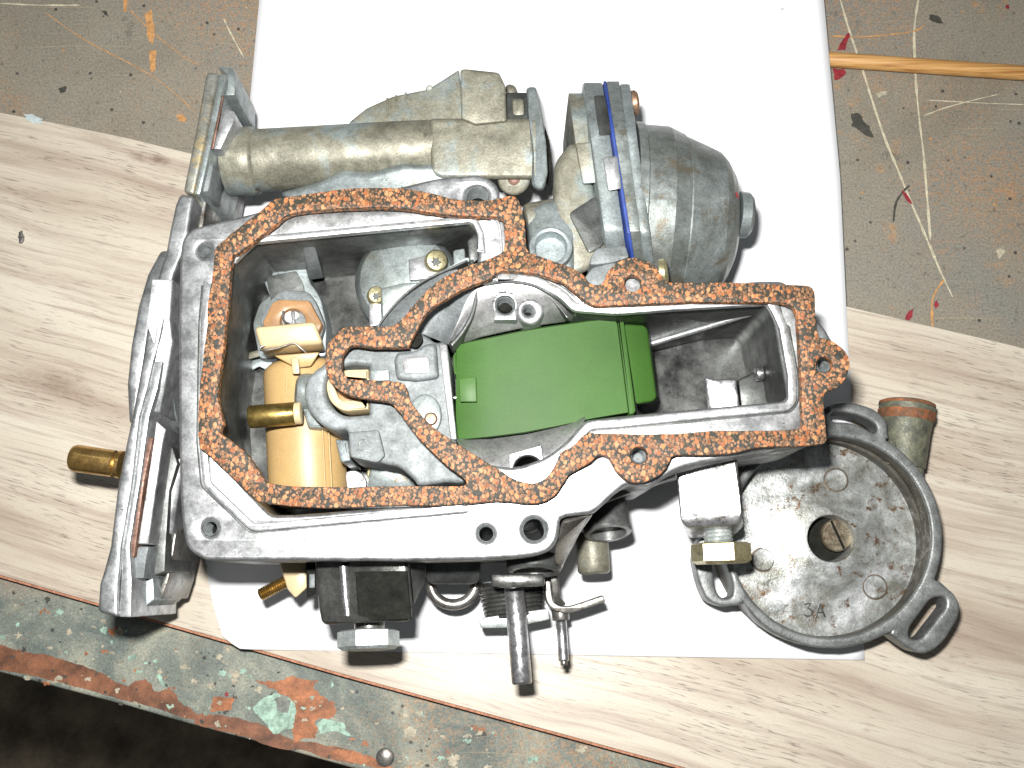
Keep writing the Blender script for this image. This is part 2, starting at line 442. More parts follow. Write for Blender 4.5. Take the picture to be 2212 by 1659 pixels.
GA = math.atan2((W(1475, 1659, 7) - W(737, 1456, 7)).y, (W(1475, 1659, 7) - W(737, 1456, 7)).x)
def plank_mat():
    m, nt, b, tc = new_mat('pale_oak_laminate'); v0 = tc.outputs['Object']
    wob = nt.nodes.new('ShaderNodeTexNoise'); wob.inputs['Scale'].default_value = 9; wob.inputs['Detail'].default_value = 2
    nt.links.new(v0, wob.inputs['Vector'])
    v = mix(nt, .014, v0, wob.outputs['Color'], 'ADD')
    g = mapping(nt, v, -GA, (1, 1, 1))
    a = mapping(nt, g, 0, (9, 210, 1)); fine = mapping(nt, g, 0, (135, 1900, 1)); brd = mapping(nt, g, 0, (7, 42, 1))
    c = ramp(nt, noise(nt, brd, 1, 4, .55, .3), [(.28, (.36, .292, .225)), (.45, (.52, .458, .370)), (.62, (.60, .55, .452))])
    c = mix(nt, ramp(nt, noise(nt, a, 1, 5, .65), [(.30, .75), (.52, 0)]), c, (.33, .25, .20))
    dash = ramp(nt, noise(nt, fine, 1, 2, .5), [(.59, 0), (.66, .62)])
    gate = ramp(nt, noise(nt, mapping(nt, g, 0, (16, 55, 1)), 1, 2, .5), [(.42, .15), (.56, 1)])
    c = mix(nt, mth(nt, 'MULTIPLY', dash, gate), c, (.115, .085, .07))
    hair = ramp(nt, noise(nt, mapping(nt, g, 0, (22, 900, 1)), 1, 3, .6), [(.30, .55), (.46, 0)])
    c = mix(nt, hair, c, (.27, .20, .165))
    # knot
    for (kx, ky, sx, sy, dk) in ((345, 345, 1, 2.0, .9), (300, 340, 1, 2.2, .55), (130, 830, .35, .8, .45), (215, 300, .4, 2.2, .3)):
        kp = W(kx, ky, 7)
        sub = nt.nodes.new('ShaderNodeVectorMath'); sub.operation = 'SUBTRACT'; nt.links.new(v0, sub.inputs[0]); sub.inputs[1].default_value = kp
        km = mapping(nt, sub.outputs[0], -GA, (1, 1, 1)); km = mapping(nt, km, 0, (sx * 120, sy * 120, 1))
        ln = nt.nodes.new('ShaderNodeVectorMath'); ln.operation = 'LENGTH'; nt.links.new(km, ln.inputs[0])
        dd = mth(nt, 'ADD', ln.outputs['Value'], mth(nt, 'MULTIPLY', noise(nt, v0, 330, 4, .7), .9))
        mk_ = ramp(nt, dd, [(.55, dk), (1.0, 0)])
        c = mix(nt, mk_, c, (.20, .135, .10))
    c = mix(nt, .3, c, ramp(nt, noise(nt, v0, 2600, 2, .6), [(.3, .55), (.7, 1)]), 'MULTIPLY')
    nt.links.new(c, b.inputs['Base Color'])
    nt.links.new(ramp(nt, noise(nt, a, 1, 3, .5), [(.3, .40), (.7, .31)]), b.inputs['Roughness'])
    bump(nt, b, noise(nt, fine, 1, 3, .5), .0001, .3)
    return m
M['plank'] = plank_mat()

def bench_mat():
    m, nt, b, tc = new_mat('worn_painted_benchtop'); v = tc.outputs['Object']
    c = ramp(nt, noise(nt, v, 14, 6, .6, .4), [(.3, (.205, .185, .145)), (.5, (.265, .240, .190)), (.68, (.225, .222, .195))])
    sx = nt.nodes.new('ShaderNodeSeparateXYZ'); nt.links.new(v, sx.inputs[0])
    # lower strip: darker green grey paint with many chips
    low = ramp(nt, mth(nt, 'MULTIPLY', sx.outputs[1], -10), [(.0, 0), (.05, 1)])
    lowc = ramp(nt, noise(nt, v, 40, 8, .7, .5), [(.34, (.10, .125, .115)), (.5, (.19, .21, .18)), (.60, (.30, .31, .25)), (.70, (.42, .38, .28))])
    c = mix(nt, low, c, lowc)
    st = noise(nt, v, 26, 9, .75, .3)
    c = mix(nt, mth(nt, 'MULTIPLY', ramp(nt, st, [(.57, 0), (.66, .85)]), ramp(nt, noise(nt, v, 150, 6, .7), [(.45, 0), (.6, 1)])), c, (.50, .25, .09))
    c = mix(nt, ramp(nt, noise(nt, mapping(nt, v, 0, (1, 1, 1), (3, 5, 1)), 60, 8, .75), [(.60, 0), (.70, .75)]), c, (.075, .08, .07))
    hz = mth(nt, 'MULTIPLY', ramp(nt, noise(nt, v, 11, 4, .6), [(.47, 0), (.6, 1)]), ramp(nt, noise(nt, v, 500, 6, .8), [(.47, 0), (.58, .55)]))
    c = mix(nt, hz, c, (.46, .24, .11))
    dark2 = ramp(nt, noise(nt, v, 420, 5, .7), [(.28, .8), (.42, 0)])
    c = mix(nt, dark2, c, (.09, .085, .07))
    # long fine scratches
    for rz, loc, colr in ((.5, (0, 0, 0), (.40, .33, .2)), (-1.1, (5, 2, 0), (.38, .32, .22))):
        mp = mapping(nt, mix(nt, .01, v, noise(nt, v, 12, 2), 'ADD'), rz, (11, 1100, 1), loc)
        s = ramp(nt, noise(nt, mp, 1, 1, .5), [(.735, 0), (.765, .55)])
        c = mix(nt, s, c, colr)
    spx = nt.nodes.new('ShaderNodeTexVoronoi'); spx.inputs['Scale'].default_value = 330; nt.links.new(v, spx.inputs['Vector'])
    sps = nt.nodes.new('ShaderNodeSeparateColor'); nt.links.new(spx.outputs['Color'], sps.inputs[0])
    dots = mth(nt, 'MULTIPLY', ramp(nt, spx.outputs[0], [(.18, 1), (.26, 0)]), ramp(nt, sps.outputs[0], [(.93, 0), (.94, .85)]))
    c = mix(nt, dots, c, (.035, .035, .035))
    c = mix(nt, .75, c, ramp(nt, noise(nt, v, 1300, 4, .8), [(.34, .45), (.62, 1.15)]), 'MULTIPLY')
    nt.links.new(c, b.inputs['Base Color'])
    nt.links.new(ramp(nt, noise(nt, v, 80, 4), [(.3, .42), (.7, .62)]), b.inputs['Roughness'])
    bump(nt, b, mix(nt, .5, noise(nt, v, 1100, 4, .7), st), .00025, .5)
    return m
M['bench'] = bench_mat()
def stick_mat():
    m, nt, b, tc = new_mat('bamboo'); v = tc.outputs['Object']
    g = mapping(nt, v, .09, (22, 1300, 1300))
    c = ramp(nt, noise(nt, g, 1, 4, .6), [(.3, (.30, .13, .035)), (.5, (.50, .27, .09)), (.7, (.62, .38, .15))])
    nt.links.new(c, b.inputs['Base Color']); b.inputs['Roughness'].default_value = .5
    return m
M['stick'] = stick_mat()
M['floor'] = plain('dark_workshop_floor', (.16, .125, .085), .9, var=.5, sc_=25, fine=300)

# ------------------------------------------------------------------ floor, bench, plank, paper, stick
fl = mk('floor', [Vector((-6, -6, -.75)), Vector((6, -6, -.75)), Vector((6, 6, -.75)), Vector((-6, 6, -.75))], [(0, 1, 2, 3)], 0)
P('floor', fl, M['floor'], kind='structure')

bench = thing('workbench', 'worn grey painted workbench top with chipped orange and mint front edge', 'workbench', W(1106, 300, 0))
bo = [(-900, 1206), (0, 1453), (277, 1526), (400, 1562), (567, 1606), (760, 1660), (1475, 1862), (3000, 2290), (3400, 1000), (2900, -500), (-600, -500)]
P('bench_top', plate('bench_top', bo, 0, -32, bev=1.2, nb=3), M['bench'], bench)
zc = .12
def patch(name, pts, mat, amp=4, seed=1, z=.12, depth=4):
    pts = ragged(pts, amp, seed, depth)
    v = [W(x, y, z) for x, y in pts]
    tr = tessellate_polygon([[Vector((p.x, p.y, 0)) * 1000 for p in v]])
    return P(name, mk(name, v, [tuple(t) for t in tr], 0), mat, bench)
patch('bare_patch', [(-60, 1378), (0, 1393), (83, 1413), (133, 1423), (200, 1446), (277, 1483), (313, 1466), (333, 1493), (367, 1483), (387, 1516), (430, 1545), (470, 1570), (400, 1552), (277, 1515), (200, 1493), (67, 1459), (-60, 1430)], M['brown_wood'], 5, 3)
patch('bare_patch', [(550, 1469), (590, 1474), (633, 1459), (687, 1469), (680, 1489), (700, 1505), (723, 1519), (720, 1549), (683, 1556), (690, 1575), (680, 1596), (633, 1604), (630, 1530), (625, 1506), (593, 1489)], M['orange_wood'], 6, 5)
patch('bare_patch', [(460, 1506), (513, 1503), (500, 1533), (457, 1539)], M['orange_wood'], 5, 6)
patch('bare_patch', [(440, 1540), (540, 1560), (610, 1590), (700, 1610), (800, 1640), (760, 1650), (640, 1620), (500, 1583), (420, 1563)], M['brown_wood'], 7, 7, z=.10)
patch('bare_patch', [(737, 1620), (800, 1632), (870, 1665), (960, 1700), (700, 1630)], M['orange_wood'], 5, 8, z=.14)
patch('mint_patch', [(547, 1533), (562, 1512), (580, 1503), (605, 1500), (627, 1510), (640, 1535), (633, 1573), (600, 1586), (580, 1570), (567, 1556)], M['mint'], 5, 9, z=.16)
patch('grey_patch', [(592, 1510), (612, 1500), (628, 1515), (622, 1540), (600, 1536)], M['greypaint'], 3, 10, z=.20)
patch('mint_patch', [(683, 1566), (700, 1552), (740, 1560), (760, 1590), (720, 1580), (690, 1585)], M['mint'], 5, 11, z=.17)
patch('mint_patch', [(345, 1455), (352, 1470), (362, 1490), (350, 1480), (338, 1460)], M['mint'], 2, 21, z=.17)
for i, (x, y, r, k) in enumerate([(285, 1420, 9, 'mint'), (300, 1450, 7, 'mint'), (225, 1360, 8, 'mint'), (315, 1432, 5, 'mint'), (480, 1455, 8, 'mint'), (525, 1450, 7, 'mint'), (540, 1462, 6, 'mint'), (335, 1428, 5, 'mint'),
        (1037, 1589, 13, 'beige_paint'), (884, 1583, 14, 'beige_paint'), (1010, 1600, 9, 'mint'), (940, 1577, 8, 'beige_paint'), (560, 1490, 9, 'beige_paint'), (575, 1520, 7, 'beige_paint'), (1255, 1618, 14, 'beige_paint'), (1150, 1640, 12, 'mint'), (980, 1640, 14, 'beige_paint'), (345, 1450, 6, 'beige_paint'), (506, 1473, 8, 'beige_paint'), (240, 1410, 7, 'beige_paint'), (150, 1365, 6, 'beige_paint'), (655, 1530, 6, 'mint'), (905, 1540, 7, 'beige_paint')]):
    patch('paint_fleck', circ(x, y, r, 7, r * R.uniform(.5, 1.1)), M[k], r * .45, 40 + i, z=.15)
for i, (pp, k) in enumerate([([(1798, 147), (1823, 149), (1828, 158), (1815, 170), (1802, 172)], 'red_paint'), ([(1808, 110), (1818, 90), (1832, 70), (1836, 78), (1826, 108)], 'red_paint'),
        ([(1955, 690), (1962, 673), (1975, 665), (1972, 682), (1962, 693)], 'red_paint'), ([(2018, 655), (2024, 648), (2028, 660), (2020, 668)], 'red_paint'), ([(1948, 408), (1957, 416), (1972, 440), (1966, 440), (1953, 424)], 'red_paint'),
        ([(484, 1498), (492, 1494), (494, 1503), (486, 1505)], 'red_paint'), ([(2172, 12), (2180, 10), (2182, 17), (2174, 18)], 'red_paint'), ([(604, 1521), (611, 1518), (612, 1528), (606, 1530)], 'red_paint'),
        ([(1837, 245), (1850, 243), (1862, 250), (1866, 263), (1877, 270), (1880, 282), (1889, 297), (1872, 293), (1858, 282), (1838, 271), (1842, 262)], 'dark_chip'),
        ([(2007, 32), (2028, 35), (2038, 50), (2022, 48), (2008, 43)], 'dark_chip'), ([(218, 24), (230, 24), (235, 36), (226, 33)], 'dark_chip'), ([(126, 190), (144, 186), (142, 198), (132, 202)], 'dark_chip'),
        ([(380, 250), (392, 247), (403, 255), (400, 264), (386, 262)], 'orange_scratch'), ([(322, 110), (338, 108), (336, 150), (326, 155)], 'orange_scratch'), ([(312, 30), (328, 20), (334, 60), (330, 95), (318, 80)], 'orange_scratch'), ([(265, 0), (276, 0), (274, 24), (266, 26)], 'orange_scratch'),
        ([(2150, 542), (2165, 530), (2172, 545), (2160, 560)], 'beige_paint'), ([(1890, 203), (1915, 196), (1912, 206), (1898, 210)], 'beige_paint')]):
    patch('paint_fleck', pp, M[k], 2.0, 70 + i, z=.18, depth=3)
def specks(name, mat, n, seed, rmin, rmax, region, z):
    rr = random.Random(seed); verts = []; faces = []
    for _ in range(n):
        x, y = region(rr); q = rmin + (rmax - rmin) * rr.random() ** 2.5
        pts = ragged(circ(x, y, q, 6, q * rr.uniform(.35, 1)), q * .7, rr.random(), 2)
        v = [W(a, b, z) for a, b in pts]; b0 = len(verts); verts += v
        faces += [tuple(b0 + k for k in t) for t in tessellate_polygon([[Vector((p.x, p.y, 0)) * 1000 for p in v]])]
    o = P(name, mk(name, verts, faces, 0), mat, bench); o['kind'] = 'stuff'
def front(rr):
    t = rr.random(); x = 1500 * t; return x, 1453 + .272 * x - rr.random() ** 1.3 * (190 if x > 100 else 190) * (1 - .15 * t) - 4
def rear(rr): return rr.uniform(0, 2212), rr.uniform(-40, 730)
specks('paint_specks', M['beige_paint'], 170, 1, 1.2, 10, front, .135)
specks('paint_specks', M['mint'], 70, 2, 1.2, 9, front, .145)
specks('paint_specks', M['orange_wood'], 60, 3, 1.5, 11, front, .125)
specks('paint_specks', M['dark_chip'], 120, 4, 1, 6, front, .155)
specks('paint_specks', M['dark_chip'], 60, 5, .8, 3.5, rear, .155)
specks('paint_specks', M['orange_scratch'], 90, 6, .8, 5, rear, .145)
specks('paint_specks', M['cream_scratch'], 60, 7, .6, 3, rear, .165)
def scratch(pts, wd, k, z=.13): P('scratch', ribbon('scratch', pts, wd, z), M[k], bench)
scratch([(1813, -8), (1835, 67), (1862, 147), (1885, 220), (1912, 300), (1948, 387), (1965, 430), (1988, 483), (2008, 530), (2030, 583), (2058, 642)], 5, 'cream_scratch')
scratch([(1985, -8), (1975, 67), (1978, 167), (1985, 250), (1995, 333), (2002, 417), (2010, 520)], 5, 'cream_scratch', .15)
scratch([(2040, 603), (2020, 632), (2013, 660), (2015, 710)], 6, 'orange_scratch', .16)
scratch([(1792, 77), (1850, 80), (1920, 75), (1975, 67), (1997, 54)], 3, 'orange_scratch', .17)
scratch([(1995, 250), (2045, 232), (2108, 215), (2160, 203)], 2.5, 'cream_scratch', .17)
scratch([(2000, 216), (2110, 222), (2212, 226)], 2, 'cream_scratch', .19)
scratch([(483, 40), (500, 75), (527, 125)], 3, 'cream_scratch')
scratch([(0, 7), (80, 11), (173, 11)], 3, 'cream_scratch')
scratch([(95, 25), (190, 90), (330, 165), (420, 240)], 2, 'orange_scratch', .16)
scratch([(280, 20), (330, 70), (400, 125), (430, 140)], 2, 'orange_scratch', .19)
scratch([(1965, 400), (1950, 415), (1935, 440), (1930, 480)], 5, 'dark_chip', .14)
sm_ = bpy.data.meshes.new('s')
P('screw_head', lathe('screw_head', W(832, 1636, 0), Vector((0, 0, 1)), [(0, 3.0), (.4, 3.0), (.9, 2.2), (1.0, .01)], 20), M['steel'], bench, label='round dark screw head set in the bench edge')

plank = [(-700, 100), (0, 243), (120, 266), (270, 297), (410, 331), (1120, 492), (1830, 662), (2212, 752), (2900, 915), (2900, 2080), (1475, 1657), (737, 1455), (0, 1242), (-700, 1040)]
pk = thing('laminate_plank', 'pale oak laminate plank lying across the workbench under the paper', 'plank', W(1106, 900, 0))
P('laminate_surface', plate('laminate_surface', plank, 7.0, 6.3, bev=.12, nb=1), M['plank'], pk)
def shift(pl, d):
    return pl
zz = [W(x, y, 7.0) for x, y in plank]
core = mk('core_board', [Vector((p.x, p.y + (-.0009 if p.y < .03 else 0), .00605)) for p in zz] + [Vector((p.x, p.y + (-.0016 if p.y < .03 else 0), .0003)) for p in zz],
          [tuple(range(len(zz))), tuple(range(len(zz), 2 * len(zz)))] + [(i, (i + 1) % len(zz), len(zz) + (i + 1) % len(zz), len(zz) + i) for i in range(len(zz))], 0)
P('core_board', core, M['edge'], pk)
P('blue_smear', (lambda v: mk('blue_smear', v, [tuple(t) for t in tessellate_polygon([[Vector((p.x, p.y, 0)) * 1000 for p in v]])], 0))([W(x, y, 7.1) for x, y in ragged([(52, 247), (70, 246), (92, 257), (90, 268), (70, 266), (56, 258)], 2, 5, 3)]), M['paleblue'], pk)
fk = P('metal_fleck', plate('metal_fleck', ragged([(40, 500), (46, 497), (50, 508), (47, 522), (40, 524), (38, 512)], 1.5, 2, 2), 8.2, 7.05, bev=.2), M['steel'], None,
       label='tiny dark metal fleck lying on the plank at far left', cat='fleck')

# paper sheet, slightly lifted corners
def itp(y, t):
    for (a, p), (b, q) in zip(t, t[1:]):
        if y <= b: return p + (q - p) * (y - a) / (b - a)
    return t[-1][1]
def paper():
    A, B, C_, D = (562, -260), (1758, -260), (1868, 1426), (487, 1402)
    nx, ny = 46, 60; verts = []; faces = []
    for j in range(ny + 1):
        for i in range(nx + 1):
            u, v = i / nx, j / ny
            y = (A[1] * (1 - u) + B[1] * u) * (1 - v) + (D[1] * (1 - u) + C_[1] * u) * v
            x = itp(y, [(-260, 584), (0, 560), (430, 520), (1212, 443), (1300, 458), (1402, 488)]) * (1 - u) + itp(y, [(-260, 1756), (0, 1780), (383, 1815), (660, 1828), (803, 1836), (1426, 1868)]) * u
            # slightly bowed edges as in the photo
            if 0: x += (1 - u) * (-46) * math.sin((v - .5) / .5 * PI) * 1.0
            du, dv = max(0, .03 - u), max(0, v - .97)
            z = 7.9 + .35 * math.sin(u * 5 + 1) * math.sin(v * 4)
            z += 2.2 * max(0, (v - .90)) * 10 * max(0, (.12 - u)) * 8
            if v < .45: z += 1.2 * (.45 - v)
            verts.append(W(x, y, max(7.25, z)))
    # round off the lower left corner
    n = nx + 1
    for j in range(ny + 1):
        for i in range(n):
            u, v = i / nx * 211, j / ny * 300
            uu, vv = u, 300 - v
            if uu < 6 and vv < 6:
                d = Vector((6 - uu, 6 - vv))
                if d.length > 6:
                    k = 6 / d.length; nu, nv = 6 - d.x * k, 6 - d.y * k
                    o0 = verts[j * n + i]
                    verts[j * n + i] = o0 + Vector(((nu - uu) / 1000, (nv - vv) / 1000, 0))
    for j in range(ny):
        for i in range(nx):
            faces.append((j * n + i, j * n + i + 1, (j + 1) * n + i + 1, (j + 1) * n + i))
    me = mk('paper_sheet', verts, faces, 60)
    bm = bmesh.new(); bm.from_mesh(me)
    bmesh.ops.solidify(bm, geom=bm.faces[:], thickness=.0001)
    bm.to_mesh(me); bm.free()
    return me
P('paper_sheet', paper(), M['paper'], None, label='large white sheet of paper spread under the carburettor', cat='paper')

st = thing('wooden_stick', 'thin round bamboo stick poking out from under the paper at top right', 'stick', W(2000, 140, 0))
P('stick_shaft', cyl('stick_shaft', (1700, 122, 3.1), (2330, 166, 3.1), 2.75, 24), M['stick'], st)

exec_parts = True
# ------------------------------------------------------------------ carburettor
cb = thing('carburettor', 'dismantled grey aluminium carburettor with open float bowl lying on white paper', 'carburettor', W(1000, 800, 8))
ZR = 75

# main flange plate with the two cavities
outer = [(395, 515), (408, 500), (428, 489), (530, 464), (600, 446), (700, 425), (790, 412), (862, 403), (944, 384), (1000, 379), (1027, 377), (1050, 382), (1068, 394), (1077, 410), (1082, 440),
         (1098, 500), (1112, 556), (1150, 575), (1230, 600), (1262, 628), (1290, 628), (1318, 590), (1340, 566), (1395, 566), (1425, 600), (1440, 618), (1600, 612), (1618, 608), (1660, 606), (1690, 608), (1712, 622),
         (1745, 640), (1752, 680), (1764, 690), (1780, 706), (1798, 735), (1822, 765), (1828, 795), (1815, 825), (1778, 842), (1772, 900), (1776, 945), (1740, 958), (1598, 984), (1475, 1012), (1440, 1030), (1410, 1048), (1380, 1052), (1354, 1048),
         (1325, 1070), (1284, 1106), (1250, 1112), (1212, 1120), (1208, 1150), (1197, 1178), (1170, 1196), (1104, 1206), (1000, 1210), (870, 1212), (600, 1211), (470, 1211), (438, 1207), (410, 1188), (397, 1160), (391, 1110), (386, 1000), (385, 800), (387, 600), (389, 545)]
cav = rnd([(497, 575, 4), (545, 524, 4), (1012, 478, 14), (1030, 500, 10), (1034, 548, 6), (1026, 600, 8), (1046, 614, 10), (1090, 606, 30), (1150, 612, 30), (1200, 640, 30), (1237, 672, 14), (1330, 679, 10), (1462, 668, 10), (1655, 656, 14), (1669, 673, 8), (1702, 855, 10), (1692, 866, 10), (1527, 881, 10), (1332, 899, 10), (1262, 908, 12), (1228, 950, 30), (1180, 988, 30), (1110, 1012, 30), (1040, 1000, 10), (1012, 1030, 8), (1002, 1084, 5), (640, 1112, 10), (585, 1113, 14), (535, 1062, 10), (470, 985, 14), (463, 860, 30), (483, 700, 30)], 10, 4)
bolt_holes = [circ(442, 541, 16, 20), circ(453, 1141, 17, 20), circ(1050, 1153, 18, 20), circ(1154, 1144, 26, 24), circ(1030, 425, 25, 24)]
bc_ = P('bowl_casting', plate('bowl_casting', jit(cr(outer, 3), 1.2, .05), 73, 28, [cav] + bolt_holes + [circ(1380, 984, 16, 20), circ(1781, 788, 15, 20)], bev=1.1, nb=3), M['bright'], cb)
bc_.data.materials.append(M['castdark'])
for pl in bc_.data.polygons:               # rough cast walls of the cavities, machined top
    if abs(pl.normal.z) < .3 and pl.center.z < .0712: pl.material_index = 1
# side flank below the front corner and a smaller lower body resting on the paper
low = [(470, 520), (1040, 470), (1120, 600), (1640, 640), (1690, 700), (1700, 860), (1400, 940), (1240, 1060), (1160, 1150), (520, 1150), (440, 1060), (440, 600)]
P('lower_body', plate('lower_body', rnd(low, 30), 27.6, 8.6, bev=1), M['castdark'], cb)
# floors of the cavities
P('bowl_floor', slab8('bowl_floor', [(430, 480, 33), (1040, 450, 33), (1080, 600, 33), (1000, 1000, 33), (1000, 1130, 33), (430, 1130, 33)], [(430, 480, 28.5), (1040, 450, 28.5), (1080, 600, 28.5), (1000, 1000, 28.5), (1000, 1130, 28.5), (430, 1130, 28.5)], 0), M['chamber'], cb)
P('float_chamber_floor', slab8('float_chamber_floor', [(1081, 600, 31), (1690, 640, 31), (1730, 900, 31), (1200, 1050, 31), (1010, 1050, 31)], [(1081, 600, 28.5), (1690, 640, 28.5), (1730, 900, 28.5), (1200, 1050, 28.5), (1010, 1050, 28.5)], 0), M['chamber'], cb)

# raised lips round the openings
lipA_out = [(430, 640), (545 - 22, 512), (560, 507), (1030, 461), (1050, 468), (1056, 500), (1058, 540), (1050, 556)]
def ring_strip(name, path, wpx, z1, z0, mat, parent=cb, bev=.5, closed=False):
    L, Q = [], []
    n = len(path)
    for i, (x, y) in enumerate(path):
        a = Vector(path[i - 1] if (closed or i > 0) else path[i]); b = Vector(path[(i + 1) % n] if (closed or i < n - 1) else path[i])
        t = (b - a).normalized(); nr = Vector((-t.y, t.x)) * (wpx / 2)
        L.append((x + nr.x, y + nr.y)); Q.append((x - nr.x, y - nr.y))
    return P(name, plate(name, L + Q[::-1], z1, z0, bev=bev), mat, parent)
ring_strip('raised_lip', rnd([(500, 562, 1), (546, 517, 6), (1024, 471, 16), (1037, 500, 4), (1041, 545, 1)], 6)[3:-3], 14, 75, 72.8, M['lip'])
ring_strip('raised_lip', rnd([(447, 610, 2), (441, 700, 4), (437, 953, 10), (446, 1045, 10), (545, 1140, 12), (640, 1131, 10), (1008, 1098, 3)], 10)[2:-2], 17, 75, 72.8, M['lip'])
ring_strip('raised_lip', rnd([(1070, 594, 2), (1150, 600, 30), (1213, 632, 20), (1242, 662, 10), (1332, 669, 20), (1462, 659, 10), (1664, 647, 14), (1680, 676, 8), (1693, 705, 4), (1712, 812, 8), (1713, 864, 16), (1700, 878, 10), (1527, 894, 10), (1332, 914, 10), (1272, 918, 14), (1240, 958, 20), (1200, 1000, 20)], 10)[3:-3], 19, 75, 72.8, M['lip'])
ring_strip('lip_groove_shade', rnd([(437, 616, 2), (430, 702, 4), (426, 955, 10), (435, 1050, 10), (541, 1151, 12), (640, 1142, 10), (1010, 1108, 3)], 10)[2:-2], 4.5, 73.12, 72.8, M['castdark'], bev=.05)  # dark strips on the plate, the groove's shade put into colour
ring_strip('lip_groove_shade', rnd([(1684, 658, 3), (1692, 700, 3), (1704, 706, 3), (1724, 812, 6), (1725, 868, 14), (1708, 890, 10), (1527, 907, 10), (1332, 927, 10), (1280, 930, 14), (1252, 962, 20), (1215, 1004, 20)], 10)[2:-3], 5, 73.12, 72.8, M['castdark'], bev=.05)
ring_strip('lip_groove_shade', rnd([(1060, 583, 2), (1150, 590, 30), (1220, 622, 20), (1250, 651, 10), (1332, 659, 20)], 10)[2:-2], 3, 73.12, 72.8, M['castdark'], bev=.05)
ring_strip('raised_lip', circ(1050, 700, 1, 3)[:0] or cr([(1060, 470), (1075, 478), (1081, 505), (1083, 545)], 4, False), 5, 74.2, 72.8, M['lip'])
P('cast_rib', slab8('cast_rib', [(1033, 492, 72), (1047, 490, 72), (1056, 545, 72), (1042, 548, 72)], [(1033, 492, 60), (1047, 490, 60), (1056, 545, 60), (1042, 548, 60)], .3), M['bright'], cb)

# round ledges either side of the float
def ledge(name, outp, inp, zo, zi, mat, n=22, cut=()):
    rows = []
    for k in range(n + 1):
        t = k / n; z = zo + (zi - zo) * (t ** 1.8)
        rows.append([(a[0] * (1 - t) + b[0] * t, a[1] * (1 - t) + b[1] * t, z) for a, b in zip(outp, inp)])
    m = len(outp)
    rows.append([(p[0], p[1], zi - 22) for p in rows[-1]])
    me = strip_loft(name, rows)
    bm = bmesh.new(); bm.from_mesh(me)
    kill = [f for f in bm.faces if any((f.calc_center_median().xy - W(x, y, 66).xy).length < q * S(x, y, 66) for x, y, q in cut)]
    bmesh.ops.delete(bm, geom=kill, context='FACES'); bm.to_mesh(me); bm.free()
    return P(name, me, mat, cb)
def resample(pts, n):
    P0 = [Vector(p) for p in pts]; L = [0]
    for i in range(1, len(P0)): L.append(L[-1] + (P0[i] - P0[i - 1]).length)
    out = []
    for k in range(n):
        d = L[-1] * k / (n - 1)
        for i in range(1, len(P0)):
            if L[i] >= d - 1e-6:
                t = (d - L[i - 1]) / max(1e-6, L[i] - L[i - 1]); q = P0[i - 1].lerp(P0[i], t); out.append((q.x, q.y)); break
    return out
ledge('bore_ledge', resample(cr([(968, 742), (992, 688), (1012, 642), (1045, 614), (1095, 604), (1155, 612), (1205, 642), (1243, 676)], 4, False), 60),
      resample([(972, 752), (1040, 728), (1140, 706), (1248, 692)], 60), 70.5, 61, M['bore'], cut=((1091, 661, 24), (1143, 672, 20)))
ledge('bore_ledge', resample(cr([(986, 950), (1012, 990), (1060, 1010), (1115, 1016), (1180, 992), (1230, 952), (1264, 906)], 4, False), 60),
      resample([(984, 945), (1060, 948), (1140, 935), (1262, 896)], 60), 70.5, 61, M['bore'], cut=((1141, 1014, 37),))
ring_strip('arc_groove', cr([(1030, 622), (1062, 612), (1110, 612), (1158, 626), (1196, 650), (1226, 686)], 5, False), 2.5, 70.2, 66, M['castdark'], bev=.1)
# screw bosses on the ledge
P('screw_boss', plate('screw_boss', rnd([(1064, 640, 14), (1075, 628, 20), (1106, 628, 20), (1118, 645, 14), (1116, 691, 2), (1067, 691, 2)], 8, 5), 68, 50, [circ(1091, 659, 21, 24)], bev=.5), M['lip'], cb)
P('screw_boss_bore', thread('screw_boss_bore', (1091, 659, 60), (1091, 659, 50), 2.6), M['black'], cb)
P('round_boss', plate('round_boss', circ(1146, 672, 28, 28), 68, 50, [circ(1141, 671, 13, 20)], bev=.9, nb=3), M['lip'], cb)
P('round_boss_bore', thread('round_boss_bore', (1141, 671, 60), (1141, 671, 50), 1.8), M['black'], cb)
P('screw_boss', plate('screw_boss', rnd([(1099, 980, 2), (1170, 960, 2), (1182, 1060, 6), (1100, 1060, 6)], 4), 71.5, 50, [circ(1141, 1016, 33, 30)], bev=.4), M['lip'], cb)
P('large_threaded_bore', thread('large_threaded_bore', (1141, 1014, 55), (1141, 1014, 50), 4.6, 1.0, .4), M['black'], cb)
for (x, y, r) in ((1141, 1014, 34),):
    pr = []
    t = 0
    while t < 16: pr += [(t, r * .127), (t + .5, r * .127 - .4)]; t += 1.0
    P('bore_thread', lathe('bore_thread', W(1141, 1016, 70.5), Vector((0, 0, -1)), pr, 30, 25, caps=False), M['hole'], cb)
for (x, y, r) in ((442, 541, 16), (453, 1141, 17), (1050, 1153, 18), (1154, 1144, 26), (1380, 984, 16), (1781, 788, 15), (1030, 425, 25), (1091, 659, 21), (1141, 671, 13)):
    pr = []; t = 0.3; rm = r * S(x, y, 72) * 1000
    while t < 9: pr += [(t, rm + .02), (t + .35, rm - .3)]; t += .7
    P('bore_thread', lathe('bore_thread', W(x, y, 72.4 if (x, y) not in ((1091, 659), (1141, 671)) else 67), Vector((0, 0, -1)), pr, 26, 25, caps=False), M['cast'], cb)

